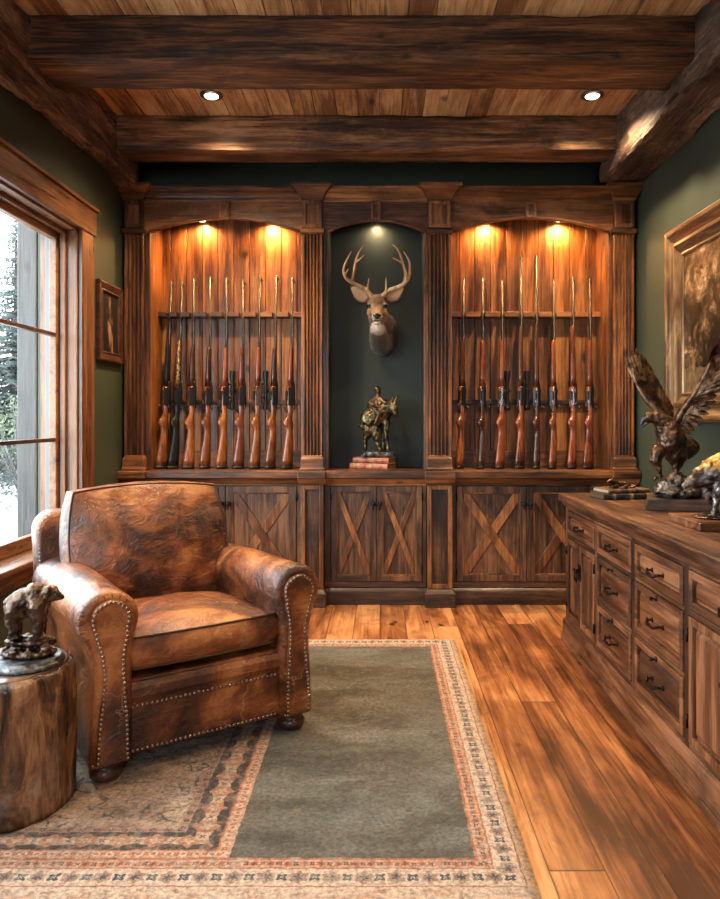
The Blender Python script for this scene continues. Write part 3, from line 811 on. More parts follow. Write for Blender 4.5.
for s in (-1, 1):
    MB().ell(c(s*.054, 4.612, 1.922), (.0125, .013, .0125)).build('eye', 'eye', r)
    e = MB(); base = Vector(c(s*.058, 4.70, 1.970)); tip = Vector(c(s*.174, 4.670, 2.058)); ax = tip-base
    up = Vector((-ax.z*s, 0, ax.x*s)).normalized(); fwd = Vector((0, -1, 0))
    n = 12
    def wd(u): return .042*math.sin(PI*(u**.75)*.97+.06)+.003
    rings = []
    for k in range(n+1):
        u = k/n; row = [base+ax*u+up*(wd(u)*(-1+2*j/8))+fwd*(.020*((-1+2*j/8)**2)*math.sin(PI*min(u+.1, 1))) for j in range(9)]
        rings.append(row+[p+Vector((0, .006, 0)) for p in reversed(row)])
    e.loft(rings); er = e.build('ear', 'fur', r)
    f = MB(); rings = []
    for k in range(n+1):
        u = .08+.84*k/n; row = [base+ax*u+up*(.80*wd(u)*(-1+2*j/8))+fwd*(.003+.020*(.80*(-1+2*j/8))**2*math.sin(PI*min(u+.1, 1))) for j in range(9)]
        rings.append(row+[p+Vector((0, .0025, 0)) for p in reversed(row)])
    f.loft(rings); f.build('inner_ear', 'earin', er)
def smooth_path(pts, n=6):
    pts = [Vector(p) for p in pts]; out = []
    for i in range(len(pts)-1):
        p0 = pts[max(i-1, 0)]; p1 = pts[i]; p2 = pts[i+1]; p3 = pts[min(i+2, len(pts)-1)]
        for k in range(n):
            u = k/n
            out.append(.5*((2*p1)+(p2-p0)*u+(2*p0-5*p1+4*p2-p3)*u*u+(3*p1-p0-3*p2+p3)*u**3))
    out.append(pts[-1]); return out
def horn(m, pts, r0, r1):
    q = smooth_path(pts, 5); n = len(q)
    m.tube(q, [r0+(r1-r0)*(k/(n-1))**1.1 for k in range(n)], 10)
    m.ell(q[0], r0, seg=10); m.ell(q[-1], r1, seg=8)
m = MB()
horn(m, [P(371,297,4.66), P(366,290,4.64), P(353.8,283.6,4.60), P(346,278,4.56), P(343.6,270,4.54), P(346.5,261,4.54), P(351.6,251,4.56)], .017, .004)
horn(m, [P(352,283,4.60), P(353.5,274,4.58), P(356,260,4.56), P(360,251,4.56), P(364.6,244.4,4.57)], .012, .0035)
horn(m, [P(356,262,4.56), P(360,259,4.54), P(364,255,4.53)], .007, .003)
horn(m, [P(367.5,291,4.64), P(368,285,4.61), P(369,277.8,4.60)], .009, .003)
horn(m, [P(345,277,4.56), P(346.5,272,4.53), P(348.7,268.5,4.52)], .008, .003)
m.organic('antler', 'antler', r, .0035, 2, disp=.0008)
m = MB()
horn(m, [P(382.5,297,4.66), P(388,291,4.64), P(401,285.7,4.60), P(408,279,4.56), P(409.8,270,4.54), P(409,261,4.54), P(403.8,251.7,4.56)], .017, .004)
horn(m, [P(404,284,4.60), P(405.5,274,4.58), P(403,264,4.56), P(398.5,251,4.56), P(392.6,244.4,4.57)], .012, .0035)
horn(m, [P(402.5,263,4.56), P(397,260,4.54), P(392,257.5,4.53)], .007, .003)
horn(m, [P(386,292,4.64), P(386,285,4.61), P(386,277.8,4.60)], .009, .003)
horn(m, [P(406,279,4.56), P(406.5,274,4.53), P(405.5,270,4.52)], .008, .003)
m.organic('antler', 'antler', r, .0035, 2, disp=.0008)

# ------------------------------------------------------------------ books
def bookmat(name, cols, band=None):
    t = T(name)
    n = t.noise(t.vec(t.obj, (20, 20, 20)), 1.0, 4)
    c = t.mix(t.ramp(n, [(.4, 0.0), (.65, 1.0)]), cols[0], cols[1])
    if band:
        x = t.sep(t.obj)[0]
        b = t.math('GREATER_THAN', t.math('SINE', t.math('MULTIPLY', x, band)), .86)
        c = t.mix(b, c, (.30, .17, .06))
    return t.bsdf(Base_Color=c, Roughness=.45)
M['bk1'] = bookmat('rust_book_leather', ((.20, .045, .02), (.42, .13, .06)), 60)
M['bk2'] = bookmat('faded_orange_book_leather', ((.28, .07, .03), (.50, .20, .10)), 48)
M['bk3'] = bookmat('black_book_leather', ((.012, .010, .010), (.06, .05, .045)), 70)
M['bk4'] = bookmat('brown_book_leather', ((.05, .024, .014), (.22, .12, .07)))
t = T('aged_book_pages'); z = t.noise(t.vec(t.obj, (3, 3, 400)), 1.0, 2)
M['pages'] = t.bsdf(Base_Color=t.mix(z, (.35, .24, .14), (.62, .48, .32)), Roughness=.8)
M['pagesd'] = simple('dark_gilt_pages', (.12, .07, .035), .5)
def book(label, x, y, z, w, d, h, rz, mat, group, pages='pages'):
    """w: spine length (local x, spine faces -y), d: depth, h: thickness"""
    r = thing('book', (x, y, z), label, 'book', group, rz=rz, local=True)
    m = MB(); tk = .003
    m.box(-w/2, w/2, -d/2, d/2, 0, tk).box(-w/2, w/2, -d/2, d/2, h-tk, h)
    sp = [(-d/2+.0, 0), (-d/2-.006, h*.2), (-d/2-.008, h*.5), (-d/2-.006, h*.8), (-d/2, h), (-d/2+.003, h-tk), (-d/2+.003, tk)]
    m.prism(sp, 'X', -w/2, w/2)
    for k in (-.32, -.1, .12, .34): m.tube([(k*w, -d/2-.0075, h*.15), (k*w, -d/2-.0095, h*.5), (k*w, -d/2-.0075, h*.85)], .002, 6)
    m.build('cover', mat, r)
    MB().box(-w/2+.005, w/2-.005, -d/2+.004, d/2-.005, tk, h-tk).build('pages', pages, r)
    return r
GB = 'old books stacked under the niche bronze'
b0 = book('rust leather book lying flat, lower of the two under the niche bronze', -.040, 4.78, ZT+.0005, .27, .17, .038, A(-24), 'bk2', GB, 'pagesd')
b1 = book('rust leather book, upper of the two, directly under the niche bronze', -.032, 4.78, ZT+.0395, .25, .155, .036, A(-22), 'bk1', GB, 'pagesd')

# niche bronze: rider on a stout animal
def Q(px, py, Y=4.75): return P(px, py, Y)
zb = ZT+.079
r = thing('bronze_sculpture', (-.03, 4.75, zb), 'small mottled bronze of a rider on a stout animal, inside the green niche', 'sculpture')
m = MB(); m.ell((-.018, 4.76, zb+.022), (.118, .055, .025)).box(-.125, .085, 4.715, 4.80, zb, zb+.018).box(-.110, .070, 4.710, 4.80, zb+.01, zb+.034)
m.organic('base', 'granite', r, .005, 1, disp=.004, dsc=45)
m = MB()
m.ell(Q(372,419), (.080, .065, .075)).ell(Q(381,412), (.075, .065, .065)).ell(Q(376,405), (.060, .058, .050)).ell(Q(369,428), (.052, .05, .045))
m.chain([Q(383,409), Q(390,406,4.72), Q(394,409,4.70), Q(395,414,4.69)], [.048, .036, .026, .017])   # neck, head
m.ell(Q(386,404), (.038,.04,.03))
m.chain([Q(394,404,4.70), Q(396,399,4.69), Q(397,395,4.69)], [.010, .007, .004])      # horn
m.chain([Q(390,403,4.70), Q(393,398,4.72)], [.009, .005])
m.chain([Q(368,432,4.77), Q(365,440,4.78), Q(365.5,449,4.78)], [.035, .017, .013])
m.chain([Q(374,430,4.72), Q(377,440,4.71), Q(380,450,4.71)], [.032, .019, .014])
m.chain([Q(386,422,4.73), Q(386,434,4.71), Q(388,449,4.71)], [.028, .015, .012])
m.chain([Q(384,422,4.79), Q(383,436,4.79), Q(384,449,4.78)], [.028, .015, .012])
m.chain([Q(366,423,4.76), Q(362,425,4.76), Q(359,427,4.75), Q(357,424,4.75)], [.014, .008, .007, .005])
m.organic('animal', 'bronze_gold', r, .0045, 2, disp=.0035, dsc=55)
m = MB()
m.ell(Q(378,391,4.74), (.019, .022, .024)).ell(Q(377.5,388.5,4.74), (.024, .024, .014))
m.chain([Q(378,394,4.74), Q(377,401,4.74), Q(376,408,4.73)], [.014, .030, .036])
m.chain([Q(374,399,4.72), Q(372,405,4.69), Q(379,407,4.68)], [.015, .012, .009])
m.chain([Q(381,399,4.73), Q(385,403,4.70), Q(389,404,4.69)], [.014, .011, .009])
m.chain([Q(375,409,4.71), Q(379,415,4.68), Q(375,424,4.69)], [.020, .015, .010])
m.organic('rider', 'bronze', r, .004, 2, disp=.002, dsc=60)

# ------------------------------------------------------------------ pictures
def picmat():
    t = T('dark_forest_painting')
    x, y, z = t.sep(t.obj)
    n = t.noise(t.obj, 3.2, 8, .68, 1.0); n2 = t.noise(t.obj, 16, 6, .7, .6)
    f = t.math('ADD', t.math('MULTIPLY', n, .62), t.math('MULTIPLY', n2, .38))
    c = t.ramp(f, [(.44, (.008, .005, .003)), (.51, (.045, .026, .012)), (.56, (.17, .095, .045)), (.64, (.55, .37, .21))])
    tr = t.noise(t.vec(t.obj, (1, 5.5, .9)), 1.0, 4, .6, .8)
    c = t.mix(t.ramp(tr, [(.54, 0.0), (.58, .9)]), c, (.008, .005, .004))
    g = t.math('LESS_THAN', z, t.math('ADD', -.30, t.math('MULTIPLY', n, .12)))
    gc = t.ramp(n2, [(.35, (.05, .035, .02)), (.65, (.26, .18, .09))])
    c = t.mix(t.math('MULTIPLY', g, .85), c, gc)
    return t.bsdf(Base_Color=c, Roughness=.35, Normal=t.bump(n2, .3, .004))
M['paint'] = picmat()
for ax in 'YZ':
    t = T('gilded_frame_'+ax); sv = [22, 22, 22]; sv['XYZ'.index(ax)] = 3
    n = t.noise(t.vec(t.obj, sv), 1.0, 5, .65, .8)
    M['gold'+ax] = t.bsdf(Base_Color=t.ramp(n, [(.38, (.10, .050, .022)), (.50, (.24, .135, .062)), (.64, (.42, .28, .15))]), Metallic=.45, Roughness=.32, Normal=t.bump(n, .3, .003))
def frame_on_wall(root, X, dirn, y0, y1, z0, z1, prof, maty, matz):
    """mitred frame swept round a rectangle on a side wall; prof = (inset, depth off the wall)"""
    rings = []
    cs = [(y0, z0, 1, 1), (y1, z0, -1, 1), (y1, z1, -1, -1), (y0, z1, 1, -1)]
    for k in range(4):
        a, b = cs[k], cs[(k+1) % 4]
        m = MB(); r1 = [(X+dirn*d, a[0]+a[2]*i, a[1]+a[3]*i) for i, d in prof]; r2 = [(X+dirn*d, b[0]+b[2]*i, b[1]+b[3]*i) for i, d in prof]
        m.loft([r1, r2], smooth=False)
        m.build('frame_rail', maty if k % 2 == 0 else matz, root, bevel=.0015, seg=1)
py0, py1, pz0, pz1 = 2.45, 4.06, 1.185, 2.245
r = thing('framed_painting', (XR, (py0+py1)/2, (pz0+pz1)/2), 'large dark landscape painting in a wide gilt frame on the right wall', 'painting')
frame_on_wall(r, XR, -1, py0, py1, pz0, pz1, [(0, .001), (0, .050), (.012, .062), (.030, .058), (.040, .040), (.075, .030), (.085, .044), (.100, .046), (.108, .034), (.140, .020), (.150, .022), (.158, .012), (.158, .001)], 'goldY', 'goldZ')
MB().box(XR-.010, XR-.002, py0+.15, py1-.15, pz0+.15, pz1-.15).build('canvas', 'paint', r)
r = thing('framed_picture', (XL, 4.40, 1.79), 'small dark picture in a reddish wood frame beside the window', 'picture')
frame_on_wall(r, XL, 1, 4.20, 4.585, 1.545, 2.02, [(0, .001), (0, .026), (.010, .030), (.045, .020), (.055, .024), (.062, .012), (.062, .001)], 'bun', 'bun')
t = T('dark_figure_study'); x, y, z = t.sep(t.obj)
n = t.noise(t.vec(t.obj, (1, 14, 7)), 1.0, 5, .6, 1.0)
d = t.math('ADD', t.math('ABSOLUTE', t.math('ADD', y, t.math('MULTIPLY', z, .15))), t.math('MULTIPLY', t.math('ABSOLUTE', z), .12))
fg = t.math('MULTIPLY', t.ramp(d, [(.028, 1.0), (.055, 0.0)]), t.ramp(n, [(.46, 0.0), (.56, 1.0)]))
M['study'] = t.bsdf(Base_Color=t.mix(fg, (.010, .009, .008), (.32, .17, .10)), Roughness=.4)
MB().box(XL+.002, XL+.010, 4.257, 4.528, 1.602, 1.963).build('picture_panel', 'study', r)

# ================================================================== CREDENZA
KX, KT, KP = 1.005, .975, .985     # body face, top edge, plinth face
CY0, CY1 = 1.70, 3.90
r = thing('sideboard', (1.32, 2.8, 0), 'long rustic wooden sideboard with drawers and doors along the right wall', 'sideboard')
CRD = r
MB().box(KT, XR-.004, CY0-.04, CY1+.045, .755, .797).build('top', 'credY', r, bevel=.008, seg=3)
MB().prism([(KX+.002, .728), (KX-.004, .731), (KX-.010, .742), (KX-.018, .755), (KX+.002, .755)], 'Y', CY0-.01, CY1+.015).build('top_moulding', 'lowY', r, bevel=.001)
MB().box(KX+.022, XR-.004, CY0, CY1, .10, .755).build('carcass', 'credZ', r)
MB().box(KX-.012, XR-.006, CY0-.01, CY1+.02, 0, .105).prism([(KX+.01, .105), (KX-.012, .105), (KX-.008, .116), (KX+.002, .126), (KX+.01, .130)], 'Y', CY0-.01, CY1+.02).box(KX-.020, KX-.011, CY0-.01, CY1+.028, 0, .03).build('plinth', 'credY', r, bevel=.003)
yb = [3.895, 3.349, 2.857, 2.361, 1.705]
fz0, fz1 = .130, .728
m = MB()
for y in yb:
    y_ = min(max(y, yb[-1]+.02), yb[0]-.02)
    MB().box(KX, KX+.024, y_-.020, y_+.020, fz0, fz1).build('stile', 'lowZ', r, bevel=.003)
for k in range(4):
    a, b = yb[k+1]+(.020 if k < 3 else .04), yb[k]-(.020 if k else .04)
    zs = [(.586, .566)] if k in (0, 3) else [(.582, .568), (.362, .348)]
    for z1, z0 in zs+[(fz0+.020, fz0), (fz1, fz1-.012)]: MB().box(KX, KX+.024, a, b, z0, z1).build('rail', 'lowY', r, bevel=.002)
def raised(y0, y1, z0, z1, name, axis):
    """framed front with a raised field"""
    m = MB(); w = .026
    def fr(a, b, c, d, w, x0, x1):
        m.box(x0, x1, a, a+w, c, d).box(x0, x1, b-w, b, c, d).box(x0, x1, a+w, b-w, c, c+w).box(x0, x1, a+w, b-w, d-w, d)
    fr(y0+.003, y1-.003, z0+.003, z1-.003, w, KX-.004, KX+.018)
    d = m.build(name, 'cred'+axis, CRD, bevel=.003)
    a, b, c_, e = y0+.003+w, y1-.003-w, z0+.003+w, z1-.003-w
    q = MB(); g = .006; s = .016
    q.box(KX+.012, KX+.018, a, b, c_, e)
    q.loft([[(KX+.012, a+g, c_+g), (KX+.012, b-g, c_+g), (KX+.012, b-g, e-g), (KX+.012, a+g, e-g)],
            [(KX+.001, a+g+s, c_+g+s), (KX+.001, b-g-s, c_+g+s), (KX+.001, b-g-s, e-g-s), (KX+.001, a+g+s, e-g-s)]], smooth=False)
    q.build('raised_field', 'cred'+axis, d)
    return d
def pull(d, y, z, L=.10, dy=0, xo=.001):
    m = MB(); x = KX+xo
    for s in (-1, 1):
        m.lathe([(.010, 0), (.008, .004), (.005, .006)], (x, y+s*L/2, z), 10, 'X')
        m.tube([(x, y+s*L/2, z), (x-.020, y+s*L/2, z)], .004, 8)
    q = smooth_path([(x-.018, y-L/2-.006, z+.004), (x-.022, y-L/2+.008, z-.002), (x-.030, y-L/4, z-.008), (x-.032, y, z-.004), (x-.030, y+L/4, z-.008), (x-.022, y+L/2-.008, z-.002), (x-.018, y+L/2+.006, z+.004)], 4)
    m.tube(q, [.0045+.002*math.sin(PI*k/(len(q)-1)) for k in range(len(q))], 8)
    m.build('pull_handle', 'iron', d)
def keyknob(d, y, z, xo=-.004):
    MB().lathe([(.011, 0), (.009, .004), (.004, .006), (.004, .014), (.009, .018), (.006, .024)], (KX+xo, y, z), 12, 'X').build('knob', 'iron', d)
def drawer(k, z0, z1, knob=False):
    a, b = yb[k+1]+(.020 if k < 3 else .04), yb[k]-(.020 if k else .04)
    d = raised(a, b, z0, z1, 'drawer', 'Y')
    pull(d, (a+b)/2, (z0+z1)/2-.004)
    if knob: keyknob(d, (a+b)/2, z1-.016)
drawer(0, .586, .716); drawer(3, .586, .716)
for k in (1, 2):
    drawer(k, .582, .716); drawer(k, .362, .568, True); drawer(k, .150, .348, True)
def latch(d, y, z):
    m = MB(); x = KX-.004
    m.box(x-.003, x, y-.010, y+.010, z-.040, z+.040); m.lathe([(.010, 0), (.006, .006), (.006, .016), (.011, .020), (.008, .027)], (x-.002, y, z+.010), 12, 'X')
    m.tube([(x-.020, y, z+.008), (x-.022, y, z-.030), (x-.018, y, z-.046)], [.004, .005, .003], 8)
    m.build('latch', 'iron', d)
def kdoor(a, b, side):
    d = raised(a, b, .150, .566, 'door', 'Z')
    latch(d, a+.016 if side < 0 else b-.016, .43)
    hy = b+.002 if side < 0 else a-.002
    for z in (.22, .50): MB().tube([(KX-.006, hy, z-.022), (KX-.006, hy, z+.022)], .0045, 8).build('hinge', 'iron', d)
a, b = yb[1]+.020, yb[0]-.04; mm = (a+b)/2
kdoor(a, mm-.001, 1); kdoor(mm+.001, b, -1)
a, b = yb[4]+.04, yb[3]-.020; mm = (a+b)/2
kdoor(a, mm-.001, 1); kdoor(mm+.001, b, -1)
# end panel with corner post
MB().box(KX+.03, XR-.01, CY1, CY1+.012, .13, .728).build('end_panel', 'credZ', r, bevel=.003)

KZ = .7975
GK = 'books stacked at the far end of the sideboard'
book('black-edged book lying flat at the far end of the sideboard, under another book', 1.225, 3.69, KZ, .25, .17, .030, A(8), 'bk3', GK, 'pagesd')
book('worn brown book on top of the black book, far end of the sideboard', 1.235, 3.70, KZ+.0305, .23, .155, .020, A(14), 'bk4', GK)
r = thing('animal_figurine', (1.235, 3.69, KZ+.051), 'tiny bronze reclining animal on the books at the sideboard end', 'figurine')
m = MB(); z0 = KZ+.051
m.ell((1.24, 3.69, z0+.018), (.050, .020, .018)).chain([(1.205, 3.68, z0+.022), (1.175, 3.67, z0+.036), (1.160, 3.665, z0+.030)], [.016, .012, .008])
m.chain([(1.275, 3.69, z0+.012), (1.300, 3.67, z0+.010)], [.012, .006]).chain([(1.21, 3.67, z0+.010), (1.18, 3.645, z0+.007)], [.009, .006]).chain([(1.26, 3.67, z0+.010), (1.235, 3.645, z0+.007)], [.009, .006])
m.ell((1.24, 3.685, z0+.004), (.072, .036, .004))
m.organic('body', 'bronze_brown', r, .003, 1, disp=.002, dsc=70)

# ------------------------------------------------------------------ eagle
YE = 3.27
def E(px, py, Y=YE): return P(px, py, Y)
r = thing('eagle_sculpture', (1.34, YE, KZ), 'large bronze eagle with raised wings on a rock, on the sideboard', 'sculpture')
ebx = thing
m = MB(Matrix.Translation((1.345, 3.26, KZ)) @ Matrix.Rotation(A(-20), 4, 'Z'))
m.box(-.135, .135, -.120, .120, 0, .020).stack(0, 0, [(.020, .135, -.120), (.028, .128, -.113), (.045, .128, -.113), (.050, .122, -.107)], back=.113)
m.build('wooden_base', 'blackwood', r, bevel=.003)
m = MB(); random.seed(3)
zr = KZ+.052
for k in range(46):
    a = random.uniform(0, 2*PI); q = random.uniform(0, .095); h = .125*(1-q/.13)
    m.ell((1.345+q*math.cos(a), 3.26+q*math.sin(a)*.9, zr+h*random.uniform(.35, .85)), (random.uniform(.016, .030), random.uniform(.014, .026), random.uniform(.012, .022)), (random.uniform(-1, 1), random.uniform(-1, 1), random.uniform(0, 3)))
m.ell((1.345, 3.26, zr+.025), (.108, .095, .030)).ell((1.345, 3.26, zr+.045), (.066, .060, .066))
m.organic('rock', 'silverstone', r, .005, 0, disp=.008, dsc=38)
m = MB()
m.chain([E(676,455), E(672,440), E(668,428), E(661,421)], [.050, .062, .052, .036])
m.ell(E(670,440), (.060, .07, .075)).ell(E(664,431), (.040, .045, .045))
m.chain([E(661,421), E(655,417.5), E(650,417.5)], [.034, .029, .026])       # neck to head
m.ell(E(651,417.5), (.034, .024, .022))
m.chain([E(658,452,YE-.04), E(655,460,YE-.05), E(659,468,YE-.05), E(660,476,YE-.04)], [.034, .026, .013, .011])
m.chain([E(676,455,YE+.0), E(677,464,YE-.01), E(676,472,YE-.02), E(674,480,YE-.02)], [.036, .026, .013, .011])
for cx_, cy_, yy in ((660, 477, YE-.04), (674, 480, YE-.02)):
    for a in (-2.6, -1.9, -1.2, 1.4):
        b = E(cx_, cy_, yy); e_ = b+Vector((math.cos(a)*.034, math.sin(a)*.034, -.006)); f_ = e_+Vector((math.cos(a)*.008, math.sin(a)*.008, -.014))
        m.chain([b, b+(e_-b)*.5+Vector((0,0,.005)), e_, f_], [.008, .007, .006, .003], 8)
m.organic('body', 'bronze', r, .0045, 2, disp=.0045, dsc=42)
m = MB()
b = E(645,419); m.chain([E(648,418), E(643.5,419), E(641.5,423), E(642,427)], [.015, .011, .007, .0025], 10)
m.chain([E(648,422), E(644,425.5), E(643,427.5)], [.008, .005, .003], 8)
m.organic('beak', 'granite', r, .0025, 1)
def feather(m, b, t_, w, nrm, bend=.0, th=.0035):
    b, t_ = Vector(b), Vector(t_); ax = t_-b; L = ax.length; sd = ax.cross(nrm).normalized(); nn = sd.cross(ax).normalized()
    rings = []; n = 8
    for k in range(n+1):
        u = k/n; ww = w*(min(1, .45+u*2.2))*math.sqrt(max(0.0, 1-max(0, (u-.70)/.30)**2))+.0008
        c_ = b+ax*u+nn*bend*L*math.sin(PI*u)
        rings.append([c_-sd*ww, c_-sd*ww*.15+nn*th, c_+nn*th*1.6, c_+sd*ww*.15+nn*th, c_+sd*ww, c_-nn*th*.6])
    m.loft(rings, smooth=False)
def poly_at(pts, u):
    d = [0]
    for i in range(len(pts)-1): d.append(d[-1]+(pts[i+1]-pts[i]).length)
    s = u*d[-1]
    for i in range(len(pts)-1):
        if s <= d[i+1]+1e-9: return pts[i].lerp(pts[i+1], (s-d[i])/max(1e-9, d[i+1]-d[i]))
    return pts[-1]
def wing(bone, tips, n, w, nrm):
    m = MB(); nrm = Vector(nrm)
    for k in range(n):
        u = k/(n-1); b = poly_at(bone, u); t_ = poly_at(tips, u)
        feather(m, b+nrm*.002*(k % 2), b+(t_-b)*(1+.03*(k % 2))+nrm*(.008*(k % 2)-.004), w, nrm, .06)
    for layer, (f, ww, off) in enumerate(((.66, .9, .008), (.42, .75, .014), (.24, .6, .019))):
        nn = int(n*(1.1+layer*.25))
        for k in range(nn):
            u = (k+.4)/nn; b = poly_at(bone, u); t_ = poly_at(tips, u)
            for sd in (1, -1):
                feather(m, b+nrm*off*sd*.5, b+(t_-b)*f*random.uniform(.9, 1.08)+nrm*off*sd, w*ww, nrm*sd, .05)
    m.tube([p for p in smooth_path(bone, 4)], [.024-.014*k/(4*(len(bone)-1)) for k in range(4*(len(bone)-1)+1)], 10)
    m.build('wing', 'bronze_brown', r)
wing([E(671,424), E(660,412,YE+.02), E(647,400,YE+.04), E(637,384,YE+.06)],
     [E(671,404,YE+.05), E(664,391,YE+.07), E(656,377,YE+.09), E(648,362,YE+.11), E(640,351,YE+.12), E(632,347,YE+.12), E(626,358,YE+.11)], 15, .0115, (-.25, -.93, -.2))
wing([E(675,426), E(684,410,YE-.03), E(695,394,YE-.07), E(706,374,YE-.10), E(712,362,YE-.12)],
     [E(684,438,YE-.0), E(694,432,YE-.04), E(704,420,YE-.08), E(714,404,YE-.12), E(723,384,YE-.16), E(731,362,YE-.19), E(735,342,YE-.2), E(727,328,YE-.2), E(720,336,YE-.2)], 20, .0125, (.2, -.95, .1))
m = MB(); random.seed(5)
for k in range(9):
    u = k/8
    feather(m, E(678,448,YE+.02), E(690+10*math.sin(PI*u*.9+.2), 438+20*u, YE+.10), .016, Vector((.2, -1, .1)), .05)
m.build('tail', 'bronze_brown', r)

# ------------------------------------------------------------------ boar
YW = 2.72
def B(px, py, Y=YW): return P(px, py, Y)
r = thing('boar_sculpture', (1.32, YW, KZ), 'thin-legged bronze animal on a wooden plinth, partly cut off at the right, on the sideboard', 'sculpture')
m = MB(Matrix.Translation((1.325, 2.735, KZ)) @ Matrix.Rotation(A(0), 4, 'Z'))
m.box(-.175, .175, -.145, .145, 0, .030)
m.build('plinth', 'credX', r, bevel=.004)
m = MB()
m.ell((1.33, 2.72, KZ+.036), (.150, .085, .010)).organic('ground_plate', 'bronze', r, .005, 1, disp=.003)
m = MB()
for s, yy in ((-1, 2.685), (1, 2.765)):
    m.chain([(1.275, yy, KZ+.17), (1.262, yy, KZ+.125), (1.250 if s < 0 else 1.275, yy, KZ+.085), (1.240 if s < 0 else 1.29, yy, KZ+.048)], [.036, .020, .011, .009])
    m.ell((1.234 if s < 0 else 1.284, yy-.004, KZ+.046), (.016, .010, .007))
    m.chain([(1.425, yy, KZ+.17), (1.440, yy, KZ+.12), (1.455, yy, KZ+.09), (1.440, yy, KZ+.048)], [.040, .022, .012, .009])
    m.ell((1.434, yy-.002, KZ+.046), (.016, .010, .007))
m.chain([(1.43, YW, KZ+.205), (1.36, YW, KZ+.215), (1.28, YW, KZ+.205)], [.058, .062, .066])
m.ell((1.30, YW, KZ+.235), (.06, .04, .045))
m.chain([(1.27, YW, KZ+.205), (1.215, YW, KZ+.185), (1.170, YW-.01, KZ+.165), (1.150, YW-.015, KZ+.155)], [.055, .042, .024, .016])
m.chain([(1.225, YW-.03, KZ+.215), (1.232, YW-.038, KZ+.245)], [.012, .005]).chain([(1.225, YW+.02, KZ+.215), (1.232, YW+.03, KZ+.245)], [.012, .005])
m.chain([(1.48, YW, KZ+.215), (1.505, YW, KZ+.19), (1.505, YW, KZ+.15)], [.010, .007, .004])
m.organic('body', 'boarm', r, .005, 1, disp=.006, dsc=38) if False else None
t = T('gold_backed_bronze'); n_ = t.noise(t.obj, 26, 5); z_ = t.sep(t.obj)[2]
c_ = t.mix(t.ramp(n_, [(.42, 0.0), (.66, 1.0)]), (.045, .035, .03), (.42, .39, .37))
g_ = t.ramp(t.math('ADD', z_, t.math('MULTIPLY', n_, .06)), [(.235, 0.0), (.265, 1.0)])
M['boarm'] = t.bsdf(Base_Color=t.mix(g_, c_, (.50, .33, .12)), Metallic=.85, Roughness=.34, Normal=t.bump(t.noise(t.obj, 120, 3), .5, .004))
m.organic('body', 'boarm', r, .005, 1, disp=.006, dsc=38)

